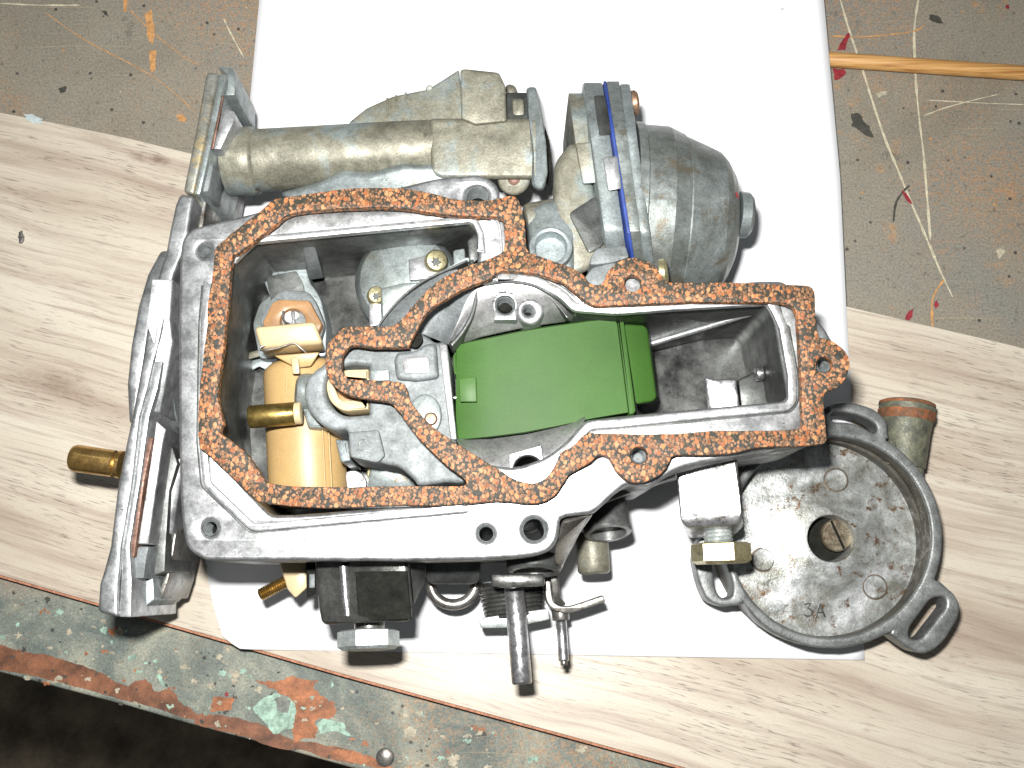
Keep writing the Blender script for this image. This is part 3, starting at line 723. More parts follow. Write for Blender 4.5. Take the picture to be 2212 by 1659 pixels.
# centre casting (nozzle bridge) between the cavities
bridge = [(699, 785), (680, 800), (664, 817), (656, 847), (666, 886), (690, 913), (719, 929), (750, 931), (754, 985), (790, 990), (828, 1001), (865, 1011), (893, 1036), (908, 1048), (960, 1042), (1006, 1040),
          (985, 1010), (986, 956), (976, 860), (966, 746), (940, 738), (905, 715), (880, 700), (850, 715), (790, 730), (740, 745), (720, 760)]
P('nozzle_bridge', plate('nozzle_bridge', jit(cr(bridge, 4), 1.0, .08), 70, 45, [rnd([(700, 830, 20), (712, 800, 30), (760, 786, 20), (797, 790, 2), (797, 895, 2), (740, 900, 30), (706, 870, 30)], 10, 5)], bev=1.3, nb=3), M['cast'], cb)
P('nozzle_insert', plate('nozzle_insert', rnd([(703, 832, 20), (714, 805, 26), (750, 798, 14), (796, 797, 2), (796, 884, 2), (740, 889, 26), (712, 868, 26)], 10, 5), 68.5, 60, [rnd([(722, 834, 12), (730, 816, 12), (794, 822, 1), (794, 858, 1), (735, 868, 16)], 6, 4)], bev=.6), M['creampale'], cb)
P('amber_jet', plate('amber_jet', rnd([(720, 834, 12), (729, 814, 12), (797, 820, 1), (797, 862, 1), (733, 872, 16)], 6, 4), 66, 58, bev=.5), M['amber'], cb)
P('lettered_boss', plate('lettered_boss', rnd([(752, 933, 6), (818, 928, 8), (832, 985, 6), (815, 1000, 6), (757, 988, 5)], 6), 71.4, 50, bev=.7), M['cast'], cb)
ring_strip('letter', cr([(795, 962), (790, 951), (779, 952), (775, 962), (779, 972), (797, 972)], 4, False), 3, 71.75, 71.3, M['castdark'], bev=.05)
P('letter_cup', plate('letter_cup', rnd([(723, 948, 4), (752, 950, 4), (758, 996, 4), (735, 1000, 8)], 5), 62, 40, bev=1), M['dull2'], cb)
# raised web towards the gasket
P('bridge_block', plate('bridge_block', rnd([(850, 775, 18), (858, 760, 14), (895, 758, 10), (918, 742, 16), (942, 740, 10), (948, 815, 10), (900, 822, 10), (856, 818, 8)], 8, 5), 72.6, 68, bev=1.2, nb=3), M['cast'], cb)
P('bridge_recess', plate('bridge_recess', rnd([(868, 772, 8), (925, 768, 8), (930, 806, 8), (872, 806, 8)], 6, 5), 72.9, 72.2, bev=.3), M['bore'], cb)
P('bridge_slot', plate('bridge_slot', rnd([(888, 722, 8), (908, 714, 8), (915, 735, 10), (900, 752, 8), (884, 748, 6)], 6, 4), 72.9, 69, bev=.2), M['black'], cb)
P('bridge_pad', plate('bridge_pad', rnd([(800, 800, 3), (840, 797, 3), (842, 822, 3), (802, 823, 3)], 3), 71.3, 69, bev=.3), M['dull2'], cb)
P('bore_edge', slab8('bore_edge', [(948, 742, 71.5), (966, 744, 71.5), (987, 950, 71.5), (973, 950, 71.5)], [(948, 742, 40), (966, 744, 40), (987, 950, 40), (973, 950, 40)], .4), M['bore'], cb)
P('round_pad', plate('round_pad', circ(918, 897, 36, 30, 46), 71.0, 69, bev=.6), M['dull2'], cb)
P('brass_pin', lathe('brass_pin', W(931, 906, 70.5), Vector((0, 0, 1)), [(0, 1.9), (.8, 1.9), (1.3, 1.4), (1.5, .01)], 24), M['copper'], cb, label='small round copper coloured rivet')
# smooth conical wall of the barrel seen behind the gasket
wall_o = resample(cr([(806, 735), (830, 690), (872, 645), (925, 608), (985, 582), (1016, 600), (1022, 640), (1014, 680), (993, 718), (968, 744)], 4, False), 30)
ctr = (915, 722)
rows = []
for k in range(7):
    t = k / 6
    rows.append([(x * (1 - t) + ctr[0] * t, y * (1 - t) + ctr[1] * t, 69.5 - 7 * math.sin(t * PI / 2)) for x, y in wall_o])
rows.insert(0, [(x, y, 50) for x, y in wall_o])
P('barrel_wall', strip_loft('barrel_wall', rows), M['cast'], cb)
ring_strip('barrel_rim', cr([(1018, 560), (1026, 600), (1028, 640), (1018, 682), (996, 720), (974, 745)], 5, False), 9, 70.5, 60, M['castdark'])
ring_strip('barrel_rim', cr([(800, 735), (826, 690), (868, 642), (915, 606), (975, 578), (1010, 562)], 5, False), 3, 71, 60, M['castdark'])
P('barrel_lug', plate('barrel_lug', rnd([(822, 622, 4), (872, 610, 10), (960, 606, 10), (1000, 575, 10), (1010, 560, 4), (925, 606, 30), (868, 645, 30), (830, 690, 20), (824, 700, 4)], 8), 66, 45, bev=.6), M['dull2'], cb)
P('boss_shoulder', lathe('boss_shoulder', W(890, 640, 36), Vector((0, 0, 1)), [(0, 16), (16, 16), (19, 14), (20.5, 10), (21, .01)], 40), M['dull2'], cb)
P('boss_pad', plate('boss_pad', rnd([(882, 560, 3), (946, 545, 3), (948, 600, 3), (885, 605, 3)], 4), 59, 50, bev=.4), M['bright'], cb)
P('boss_pad', plate('boss_pad', rnd([(796, 655, 3), (823, 652, 3), (826, 700, 3), (798, 706, 3)], 3), 57, 48, bev=.4), M['bright'], cb)
def torx(x, y, z, rpx, mat):
    r = rpx * S(x, y, z) * 1000
    o = P('torx_screw', lathe('torx_screw', W(x, y, z - 3), Vector((.25, -.05, 1)), [(0, r), (1.6, r), (2.4, r * .85), (2.8, r * .5)], 30), mat, cb)
    star = []
    for k in range(12):
        a = k * PI / 6; q = (r * .5 if k % 2 == 0 else r * .3) / 1000
        star.append(W(x, y, z) + Vector((.0 + math.cos(a) * q, math.sin(a) * q, 0)))
    d = Vector((0, 0, -.0001))
    P('star_socket', mk('star_socket', [s + Vector((0, 0, .0001)) for s in star] + [s - Vector((0, 0, .0012)) for s in star], [tuple(range(12))] + [(i, (i + 1) % 12, 12 + (i + 1) % 12, 12 + i) for i in range(12)], 0), M['castdark'], o)
torx(941, 566, 62, 25, M['yellowzinc']); torx(812, 640, 60, 20, M['yellowzinc'])
P('corner_post', plate('corner_post', rnd([(978, 540, 6), (1004, 535, 6), (1008, 590, 4), (982, 600, 4)], 5), 64, 45, bev=.6), M['dull2'], cb)
P('wall_web', slab8('wall_web', [(1010, 520, 68), (1032, 500, 68), (1034, 560, 68), (1014, 575, 68)], [(1010, 520, 40), (1032, 500, 40), (1034, 560, 40), (1014, 575, 40)], .5), M['castdark'], cb)

# bowl interior: bracket with hexagonal nut, cream clip, float, brass tube
P('bracket', plate('bracket', rnd([(563, 590, 4), (575, 563, 4), (640, 555, 4), (657, 562, 4), (670, 610, 4), (692, 640, 14), (706, 700, 10), (704, 770, 10), (560, 775, 10), (545, 700, 10), (560, 655, 10), (582, 640, 4)], 8), 44, 33, bev=.6), M['dull2'], cb)
P('bracket_panel', plate('bracket_panel', rnd([(574, 597, 3), (640, 585, 3), (655, 612, 3), (660, 640, 3), (585, 650, 3)], 4), 44.5, 43.8, bev=.2), M['castdark'], cb)
P('wall_post', slab8('wall_post', [(534, 545, 62), (556, 538, 62), (562, 600, 42), (540, 610, 42)], [(534, 545, 34), (556, 538, 34), (562, 600, 34), (540, 610, 34)], .5), M['cast'], cb)
P('wall_post', slab8('wall_post', [(652, 530, 66), (680, 527, 66), (700, 600, 42), (668, 605, 42)], [(652, 530, 34), (680, 527, 34), (700, 600, 34), (668, 605, 34)], .6), M['cast'], cb)
P('hexagon_socket', plate('hexagon_socket', rnd([(560, 690, 10), (585, 645, 12), (610, 625, 12), (665, 628, 12), (682, 650, 12), (702, 700, 10), (690, 745, 8), (575, 745, 8)], 8), 47, 40, bev=.8), M['cast'], cb)
P('hexagon_nut', plate('hexagon_nut', rnd([(566, 697, 6), (588, 652, 8), (606, 646, 6), (668, 648, 6), (696, 700, 6), (676, 745, 6), (588, 745, 6)], 6), 50, 44, [circ(632, 694, 27, 28)], bev=.7), M['amber'], cb, label='amber nylon hexagon nut with metal clip in its hole')
P('nut_core', cyl('nut_core', (632, 694, 44), (632, 694, 47), 3.4), M['steel'], cb)
P('wire_clip', tube('wire_clip', [W(x, y, z) for x, y, z in cr([(612, 672, 51), (612, 690, 51.5), (622, 698, 52), (640, 700, 52), (650, 706, 52)], 4, False)], .35), M['chrome'], cb)
P('pin', slab8('pin', [(628, 672, 50.5), (636, 672, 50.5), (637, 706, 51), (629, 706, 51)], [(628, 672, 47), (636, 672, 47), (637, 706, 47), (629, 706, 47)], .2), M['chrome'], cb)
P('cream_clip', slab8('cream_clip', [(549, 706, 60), (680, 694, 60), (698, 742, 58.5), (562, 752, 58.5)], [(556, 716, 46), (678, 708, 46), (706, 762, 46), (574, 776, 46)], 1.3, 3), M['creampale'], cb, label='pale cream nylon clip block holding a bent wire')
P('clip_arm', slab8('clip_arm', [(590, 768, 59), (692, 760, 59), (672, 792, 58), (640, 796, 58)], [(592, 768, 43), (690, 760, 43), (675, 790, 43), (640, 792, 43)], .8), M['cream'], cb)
P('clip_stem', slab8('clip_stem', [(629, 772, 61), (645, 772, 61), (648, 808, 61), (631, 808, 61)], [(629, 772, 44), (645, 772, 44), (648, 806, 44), (631, 806, 44)], .5), M['creampale'], cb)
P('bent_wire', tube('bent_wire', [W(x, y, z) for x, y, z in [(572, 746, 59.2), (563, 750, 59.3), (562, 757, 59.2), (572, 757, 59.2), (600, 752, 59.2), (630, 742, 59.2), (638, 742, 59.1), (656, 757, 58.6), (664, 765, 57.5)]], .3, 8), M['steel'], cb)
P('side_lever', slab8('side_lever', [(523, 765, 42), (562, 755, 44), (565, 770, 44), (525, 780, 42)], [(523, 765, 38), (562, 755, 38), (565, 770, 38), (525, 780, 38)], .8), M['dull'], cb)
P('side_lever_bracket', slab8('side_lever_bracket', [(538, 782, 38), (560, 772, 38), (590, 782, 38), (575, 800, 38), (560, 792, 38), (545, 800, 38)], [(538, 782, 34), (560, 772, 34), (590, 782, 34), (575, 800, 34), (560, 792, 34), (545, 800, 34)], .3), M['dull2'], cb)
# cream float
fa, fb = W(650, 784, 46), W(668, 1092, 47); Lf = (fb - fa).length * 1000; rF = 11.6
pr = [(0, rF - 3.5), (.5, rF - 1.8), (1.8, rF - .5), (3.5, rF), (Lf * .42, rF + .1), (Lf - 3.5, rF + .2), (Lf - 1.6, rF - .6), (Lf, rF - 3)]
P('cream_float', lathe('cream_float', fa, fb - fa, pr, 56, 50, sy=.85), M['cream'], cb, label='cream nylon cylinder lying in the left bowl')
for dx in (-36, 44, 58):
    P('moulding_line', tube('moulding_line', [W(648 + dx * .85, 790, 55.2 if abs(dx) > 40 else 55.5), W(655 + dx * .95, 930, 55.6), W(660 + dx, 1085, 55.6)], .28, 8), M['cream'], cb)
P('brass_tube', cyl('brass_tube', (538, 901, 62), (640, 893, 62), 3.35, 40, .5), M['brassdull'], cb, label='dull brass tube across the cream float')
P('tube_collar', cyl('tube_collar', (630, 894, 62), (652, 892, 62), 3.2, 30, .3), M['creampale'], cb)
P('blue_grey_cap', lathe('blue_grey_cap', W(668, 848, 58), Vector((-1, .05, .15)), [(-4, 5.6), (1.5, 5.6), (3.2, 5.0), (4.0, 3.4), (4.1, 2.0), (3.2, .01)], 36), M['dull2'], cb)
P('blue_grey_boss', plate('blue_grey_boss', rnd([(652, 880, 6), (690, 885, 6), (720, 925, 6), (665, 925, 6)], 6), 60, 40, bev=.9), M['dull2'], cb)
P('bowl_post', cyl('bowl_post', (762, 1046, 46), (762, 1046, 33), 4.2), M['chrome'], cb)
P('bowl_post', cyl('bowl_post', (820, 1022, 46), (820, 1022, 33), 3.8), M['yellowzinc'], cb)
P('bowl_rib', slab8('bowl_rib', [(800, 1010, 50), (880, 1010, 50), (905, 1060, 48), (790, 1065, 48)], [(800, 1010, 33), (880, 1010, 33), (905, 1060, 33), (790, 1065, 33)], .8), M['dull2'], cb)

# green float
gx = [(986, 984, 744, 951), (1010, 1008, 738, 950), (1060, 1060, 728, 945), (1130, 1132, 713, 936), (1200, 1205, 702, 922), (1270, 1280, 692, 906), (1331, 1357, 686, 893)]
rows = []
NV = 10
for i, (xt, xb, yt, yb) in enumerate(gx):
    s = i / (len(gx) - 1)
    row = []
    ztop = 66.0 - 3.5 * (1 - s) ** 2 + 1.2 * math.sin(s * PI) - 1.5 * s
    row.append((xt, yt + 0, ztop - 18))
    row.append((xt, yt, ztop - 1.2)); 
    for k in range(NV + 1):
        t = k / NV
        row.append((xt + (xb - xt) * (.01 + .98 * t), yt + (yb - yt) * (.012 + .976 * t), ztop))
    row.append((xb, yb, ztop - 1.2)); row.append((xb, yb, ztop - 18))
    rows.append(row)
gm = strip_loft('float_shell', rows, 40)
bm = bmesh.new(); bm.from_mesh(gm)
n = len(rows[0])
bm.verts.ensure_lookup_table()
bm.faces.new([bm.verts[k] for k in range(n)]); bm.faces.new([bm.verts[(len(rows) - 1) * n + k] for k in range(n)])
bmesh.ops.recalc_face_normals(bm, faces=bm.faces); bm.to_mesh(gm); bm.free(); gm.set_sharp_from_angle(angle=math.radians(40))
gf = P('green_float', gm, M['green'], cb, label='curved green plastic float in the right hand chamber')
P('float_end_plate', plate('float_end_plate', rnd([(1333, 686, 2), (1343, 686, 5), (1348, 692, 5), (1374, 888, 6), (1368, 895, 6), (1359, 895, 2)], 3), 64.4, 46, bev=.6), M['green'], gf)
P('float_end_block', slab8('float_end_block', [(1348, 700, 64), (1392, 703, 62), (1399, 712, 61.5), (1418, 858, 61), (1410, 868, 61), (1374, 874, 64)], [(1348, 700, 46), (1392, 703, 46), (1405, 714, 46), (1424, 862, 46), (1414, 872, 46), (1374, 874, 46)], .9, 3), M['green'], gf)
P('float_tab', slab8('float_tab', [(991, 818, 66.2), (1028, 813, 66.6), (1030, 868, 66.6), (994, 868, 66.2)], [(991, 818, 60), (1028, 813, 60), (1030, 868, 60), (994, 868, 60)], .3), M['greentab'], gf)
P('float_hinge_lug', plate('float_hinge_lug', rnd([(978, 768, 4), (985, 760, 2), (986, 810, 2), (980, 805, 3)], 3), 62, 50, bev=.4), M['green'], gf)
P('float_hinge_lug', plate('float_hinge_lug', rnd([(985, 912, 4), (1003, 905, 4), (1004, 948, 2), (988, 950, 2)], 3), 62.6, 50, bev=.4), M['green'], gf)
P('hinge_pin', cyl('hinge_pin', (972, 859, 62), (994, 859, 62), .55, 16, .1), M['chrome'], cb)
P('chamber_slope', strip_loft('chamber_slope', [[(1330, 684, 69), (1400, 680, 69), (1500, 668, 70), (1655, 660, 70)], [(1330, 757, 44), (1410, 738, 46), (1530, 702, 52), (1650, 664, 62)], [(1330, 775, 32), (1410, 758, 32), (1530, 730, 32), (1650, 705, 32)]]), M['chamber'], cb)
P('slope_highlight', tube('slope_highlight', [W(1330, 760, 44), W(1410, 741, 46), W(1530, 705, 52), W(1650, 667, 62)], 1.0), M['lip'], cb)  # pale rod, the highlight along this edge put into colour
P('chamber_block', slab8('chamber_block', [(1521, 814, 57), (1545, 821, 57.7), (1590, 818, 59.5), (1600, 890, 58.5), (1532, 893, 56.5)], [(1521, 814, 32), (1545, 821, 32), (1590, 818, 32), (1600, 890, 32), (1532, 893, 32)], .8), M['chrome'], cb)
P('chamber_step', slab8('chamber_step', [(1594, 820, 50), (1660, 790, 50), (1680, 885, 50), (1602, 890, 50)], [(1594, 820, 32), (1660, 790, 32), (1680, 885, 32), (1602, 890, 32)], .8), M['castdark'], cb)
P('chamber_inlet', cyl('chamber_inlet', (1632, 808, 52), (1648, 806, 52), 2.2, 24), M['chrome'], cb)

# air tube casting at the top
tb = P('air_tube', lathe('air_tube', W(487, 352, 44), W(930, 322, 44) - W(487, 352, 44), [(0, 9.6), (.3, 10.4), (1, 10.8), (9.0, 11.0), (9.8, 10.7), (10.5, 10.0), (72, 9.3)], 56), M['dull'], cb)
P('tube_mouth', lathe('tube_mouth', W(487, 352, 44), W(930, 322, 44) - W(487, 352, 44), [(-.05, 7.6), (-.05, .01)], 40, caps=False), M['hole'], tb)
P('air_tube_body', slab8('air_tube_body', [(926, 256, 54), (1165, 256, 54), (1172, 300, 55), (1168, 388, 52), (950, 388, 52), (932, 372, 53)], [(930, 262, 18), (1160, 262, 18), (1168, 300, 18), (1164, 385, 18), (950, 382, 18), (934, 366, 18)], 4.2, 6, 60), M['dull'], cb)
P('tube_wedge', slab8('tube_wedge', [(752, 266, 47), (792, 234, 47), (850, 208, 47.5), (925, 193, 48), (992, 150, 50), (1006, 290, 51), (930, 290, 50), (760, 284, 47)], [(765, 262, 30), (792, 238, 20), (850, 214, 20), (925, 200, 20), (990, 170, 20), (1000, 290, 20), (930, 290, 20), (770, 284, 30)], .8, 3), M['dull'], cb)
for x, y0 in ((836, 211), (855, 205), (876, 199)):
    P('wedge_rib', slab8('wedge_rib', [(x - 2, y0, 47.5), (x + 3, y0, 47.5), (x + 4, 254, 48.5), (x, 255, 48.5)], [(x - 2, y0, 30), (x + 3, y0, 30), (x + 4, 254, 30), (x, 255, 30)], .4), M['dull'], cb)
P('casting_nub', cyl('casting_nub', (928, 192, 48), (928, 192, 40), 1.2), M['dull'], cb)
P('square_block', slab8('square_block', [(994, 151, 57.5), (1004, 149, 57.5), (1078, 157, 57.5), (1092, 186, 57), (1095, 262, 56.5), (1026, 270, 56.5), (996, 256, 57)], [(998, 160, 20), (1010, 158, 20), (1074, 162, 20), (1088, 190, 20), (1092, 290, 20), (1028, 290, 20), (1000, 285, 20)], 1.2, 3), M['dull'], cb)
P('recess_block', slab8('recess_block', [(1090, 200, 50), (1140, 200, 50), (1142, 266, 52), (1092, 266, 52)], [(1094, 205, 20), (1136, 205, 20), (1138, 270, 20), (1096, 270, 20)], .5), M['castdark'], cb)
P('rusty_bolt', slab8('rusty_bolt', [(1105, 214, 53), (1132, 214, 53), (1134, 250, 53), (1107, 250, 53)], [(1107, 212, 44), (1130, 212, 44), (1132, 250, 44), (1109, 250, 44)], 1), M['dull'], cb, label='rust stained bolt head in the casting recess')
P('casting_nub', slab8('casting_nub', [(1090, 182, 46), (1112, 182, 46), (1120, 202, 46), (1094, 208, 46)], [(1090, 182, 20), (1112, 182, 20), (1120, 202, 20), (1094, 208, 20)], 2, 3), M['dull'], cb)
P('tube_flange', slab8('tube_flange', [(1136, 189, 54), (1158, 187, 54), (1168, 240, 57), (1180, 310, 58), (1183, 380, 56), (1175, 412, 50), (1160, 412, 50), (1148, 400, 52), (1150, 330, 58), (1142, 250, 57)], [(1136, 189, 14), (1158, 187, 14), (1168, 240, 14), (1180, 310, 14), (1183, 380, 14), (1175, 412, 14), (1160, 412, 14), (1148, 400, 14), (1150, 330, 14), (1142, 250, 14)], 1.4, 3), M['dull2'], cb)
P('rubber_ring', slab8('rubber_ring', [(1176, 270, 46), (1186, 300, 48), (1192, 360, 48), (1188, 400, 44), (1180, 400, 44), (1178, 330, 48)], [(1176, 270, 18), (1186, 300, 18), (1192, 360, 18), (1188, 400, 18), (1180, 400, 18), (1178, 330, 18)], .8), M['black'], cb)
P('hole_boss', cyl('hole_boss', (1110, 386, 50), (1110, 386, 28), 5.2, 30, .8), M['dull'], cb)
P('hole_boss_bore', cyl('hole_boss_bore', (1110, 386, 50.1), (1110, 386, 49), 2.0, 24, .1), M['rusty'], cb)
P('web_gusset', slab8('web_gusset', [(600, 418, 44), (690, 392, 49), (740, 366, 51), (800, 372, 52), (870, 352, 53), (940, 356, 53), (1000, 388, 51), (1060, 425, 50), (900, 440, 50), (640, 440, 46)], [(610, 418, 12), (690, 400, 12), (740, 380, 12), (800, 380, 12), (870, 362, 12), (940, 360, 12), (1000, 388, 12), (1060, 425, 12), (900, 440, 12), (650, 440, 12)], 2.2, 4, 60), M['dull2'], cb)
P('web_lump', lathe('web_lump', W(780, 384, 26), Vector((0, 0, 1)), [(0, 8), (12, 8), (16, 6), (18, 3), (18.5, .01)], 30, 60, sx=1.5), M['dull2'], cb)

# vacuum capsule
cap = cb
P('capsule_neck', slab8('capsule_neck', [(1196, 354, 60), (1236, 304, 60), (1262, 330, 60), (1285, 420, 60), (1318, 560, 60), (1240, 600, 60), (1200, 580, 60), (1194, 430, 60)], [(1204, 352, 12), (1240, 302, 12), (1268, 330, 12), (1290, 420, 12), (1312, 560, 12), (1240, 590, 12), (1200, 560, 12), (1196, 430, 12)], 3.0, 5, 60), M['dull'], cb)
P('neck_recess', plate('neck_recess', rnd([(1228, 460, 12), (1290, 420, 14), (1306, 530, 14), (1272, 548, 10)], 10, 5), 60.6, 58, bev=.5), M['castdark'], cb)
P('neck_boss', lathe('neck_boss', W(1134, 488, 52), W(1250, 470, 52) - W(1134, 488, 52), [(0, 5.2), (.8, 6.4), (2, 6.8), (15, 7.2)], 40), M['dull'], cb)
P('neck_boss_web', slab8('neck_boss_web', [(1136, 450, 58), (1205, 430, 60), (1245, 500, 60), (1240, 600, 62), (1140, 600, 60)], [(1136, 450, 20), (1205, 430, 20), (1245, 500, 20), (1240, 600, 20), (1140, 600, 20)], 2, 3, 60), M['dull2'], cb)
P('ring_boss', lathe('ring_boss', W(1187, 556, 55), Vector((0, 0, 1)), [(0, 6.6), (9, 6.6), (10, 6.3), (10.3, 5.6), (10, 4.9), (9, 4.6), (1, 4.5), (1, .01)], 40), M['dull2'], cb)
P('ring_bore', cyl('ring_bore', (1187, 557, 58), (1187, 557, 57), 4.4, 30, .1), M['castdark'], cb)
P('clamp_plate', plate('clamp_plate', rnd([(1276, 556, 6), (1290, 534, 8), (1352, 530, 6), (1360, 556, 6), (1330, 566, 14), (1290, 572, 10), (1274, 572, 6)], 6, 4), 71.3, 60, bev=.6), M['cast'], cb)
P('clamp_plate', plate('clamp_plate', rnd([(1262, 600, 6), (1280, 577, 8), (1325, 566, 14), (1338, 570, 10), (1335, 630, 6), (1280, 640, 6)], 6, 4), 70.4, 60, bev=.6), M['cast'], cb)
# stacked flanges (oval, with a screw lug at each end) seen edge on
def oval_plate(name, x0, x1, ytop, ybot, zc_, h, lean, mat, bev=1.0, lo_=12, narrow=.62):
    """upright oval plate between x0 and x1 (at the top end), leaning right by lean px towards the bottom"""
    n = 28; rowsA = []; rowsB = []
    for k in range(n + 1):
        t = k / n; y = ytop + (ybot - ytop) * t
        s = math.sin(PI * t)
        z = zc_ + h * (min(1, s * 1.25 + .12) if narrow else 1) ** .75
        x = lean * t
        rowsA.append((x0 + x, y, z)); rowsB.append((x1 + x, y, z))
    verts = [W(*p) for p in rowsA] + [W(*p) for p in rowsB]
    m = n + 1
    base = [Vector((v.x, v.y, lo_ / 1000)) for v in verts]
    verts = verts + base; faces = []
    for k in range(n):
        faces += [(k, k + 1, m + k + 1, m + k), (k, k + 1, 2 * m + k + 1, 2 * m + k), (m + k, m + k + 1, 3 * m + k + 1, 3 * m + k), (2 * m + k, 2 * m + k + 1, 3 * m + k + 1, 3 * m + k)]
    faces += [(0, m, 3 * m, 2 * m), (n, m + n, 3 * m + n, 2 * m + n)]
    me = mk(name, verts, faces, 0)
    bm = bmesh.new(); bm.from_mesh(me)
    es = [e for e in bm.edges if len(e.link_faces) == 2 and e.link_faces[0].normal.angle(e.link_faces[1].normal, 0) > .6]
    bmesh.ops.bevel(bm, geom=es, offset=bev / 1000, segments=2, profile=.5, affect='EDGES', clamp_overlap=True)
    bm.to_mesh(me); bm.free()
    me.polygons.foreach_set('use_smooth', [True] * len(me.polygons)); me.set_sharp_from_angle(angle=math.radians(35))
    return P(name, me, mat, cb)
oval_plate('capsule_flange', 1228, 1262, 201, 399, 48, 13, 28, M['dull'])
oval_plate('capsule_flange', 1258, 1303, 177, 600, 48, 18, 60, M['dull2'], lo_=14)
oval_plate('blue_gasket', 1303.5, 1310, 175, 612, 48.5, 19.6, 69, M['blue'], .15)
oval_plate('capsule_flange', 1310, 1338, 175, 606, 48, 19, 66, M['dome'], .4)
oval_plate('capsule_flange', 1338, 1362, 180, 606, 48, 19.6, 58, M['dull2'], .9)
P('flange_pad', slab8('flange_pad', [(1302, 340, 68.5), (1334, 336, 68.5), (1344, 408, 68.8), (1313, 412, 68.8)], [(1302, 340, 60), (1334, 336, 60), (1344, 408, 60), (1313, 412, 60)], .6), M['lip'], cb)
P('flange_pad', slab8('flange_pad', [(1282, 206, 61.5), (1306, 205, 61.5), (1325, 290, 67), (1294, 294, 67)], [(1282, 206, 50), (1306, 205, 50), (1325, 290, 50), (1294, 294, 50)], .6), M['castdark'], cb)
P('flange_pad', slab8('flange_pad', [(1243, 310, 64), (1290, 306, 64), (1300, 394, 63), (1258, 398, 62)], [(1243, 310, 50), (1290, 306, 50), (1300, 394, 50), (1258, 398, 50)], .6), M['dull'], cb)
P('capsule_screw', lathe('capsule_screw', W(1362, 224, 50), Vector((1, .12, 0)), [(0, 4.0), (1.5, 4.1), (2.2, 3.6), (2.5, 2.4), (2.5, .01)], 28), M['copper'], cb, label='copper coloured screw head at the upper end of the round capsule')
P('capsule_screw', lathe('capsule_screw', W(1425, 590, 66), Vector((1, .05, .2)), [(0, 4.0), (1.5, 4.1), (2.2, 3.6), (2.5, 2.4), (2.5, .01)], 28), M['yellowzinc'], cb)
dc = W(1366, 478, 36)
dax = W(1600, 492, 35) - dc
RD = 30.8
P('capsule_dome', lathe('capsule_dome', dc, dax, [(-2, RD + .8), (.6, RD + .8), (1.0, RD + .1), (9, RD), (9.4, RD - .2), (14, RD - 2.0), (14.2, RD - 2.7), (14.7, RD - 2.7), (20, RD - 4.6), (26.2, RD - 7.0), (28.5, RD - 9.2), (30.8, RD - 12.6), (32.5, RD - 17), (33, RD - 20), (33.1, .01)], 72, 12), M['dome'], cb)
P('dome_nub', lathe('dome_nub', dc + dax.normalized() * .0328 + Vector((0, .001, .009)), dax, [(0, 7.4), (3.0, 7.2), (4.2, 6.0), (4.6, 4.0), (4.7, .01)], 40), M['dull2'], cb)
P('dome_lug', lathe('dome_lug', dc + dax.normalized() * .016 + Vector((0, .0195, .006)), dax, [(0, 6), (6, 6), (8, 4.5), (8.6, .01)], 28), M['dull'], cb)
P('red_mark', mk('red_mark', [W(1583, 411, 56), W(1593, 416, 55.5), W(1596, 430, 55), W(1590, 424, 55.5)], [(0, 1, 2, 3)], 0), M['red_paint'], cb)

# mounting flange on edge at the left
def bar(name, left, right, ztop, zbot, mat, bev=.6, seg=2, taper=0, parent=cb, smooth=35, drop=0):
    """long upright bar; left / right edges are lists of (x, y) down the photo, top at ztop"""
    rows = []
    n = len(left)
    verts = []; faces = []
    zt = ztop if isinstance(ztop, (list, tuple)) else [ztop] * n
    for (lx, ly), (rx, ry), z in zip(left, right, zt):
        a, b = W(lx, ly, z), W(rx, ry, z - drop)
        verts += [a, b, Vector((b.x, b.y, zbot / 1000)), Vector((a.x, a.y, zbot / 1000))]
    for i in range(n - 1):
        for k in range(4):
            j = (k + 1) % 4
            faces.append((i * 4 + k, i * 4 + j, (i + 1) * 4 + j, (i + 1) * 4 + k))
    faces += [(0, 1, 2, 3), tuple((n - 1) * 4 + k for k in range(4))]
    me = mk(name, verts, faces, 0)
    bm = bmesh.new(); bm.from_mesh(me)
    es = [e for e in bm.edges if len(e.link_faces) == 2 and e.link_faces[0].normal.angle(e.link_faces[1].normal, 0) > .5]
    bmesh.ops.bevel(bm, geom=es, offset=bev / 1000, segments=seg, profile=.5, affect='EDGES', clamp_overlap=True)
    bm.to_mesh(me); bm.free()
    me.polygons.foreach_set('use_smooth', [True] * len(me.polygons)); me.set_sharp_from_angle(angle=math.radians(smooth))
    return P(name, me, mat, parent)
bar('flange_edge', [(448, 153), (443, 167), (421, 286), (395, 414)], [(472, 158), (470, 172), (447, 290), (419, 420)], 62, 26, M['tanstain'], 1.0, 3)
bar('flange_edge', [(472, 159), (453, 255), (428, 381), (418, 420)], [(487, 158), (473, 240), (448, 352), (432, 420)], 61, 26, M['dull2'], .7)
P('rusty_gasket_edge', slab8('rusty_gasket_edge', [(480, 206, 61.6), (484, 206, 61.6), (461, 322, 61.6), (455, 322, 61.6)], [(480, 206, 57), (484, 206, 57), (461, 322, 57), (455, 322, 57)], .2), M['rusty'], cb)
bar('flange_block', [(466, 140), (487, 158), (484, 206)], [(504, 145), (508, 158), (508, 206)], 57, 30, M['dull2'], .8)
bar('flange_block', [(478, 232), (472, 270), (457, 322)], [(505, 238), (506, 262), (476, 322)], 60, 34, M['lip'], .7)
bar('flange_step', [(433, 351), (428, 414)], [(462, 351), (450, 414)], 59, 46, M['cast'], .7)
bar('flange_back', [(462, 300), (450, 380), (425, 520), (395, 640)], [(505, 260), (486, 376), (468, 470), (440, 640)], 42, 16, M['castdark'], .8)
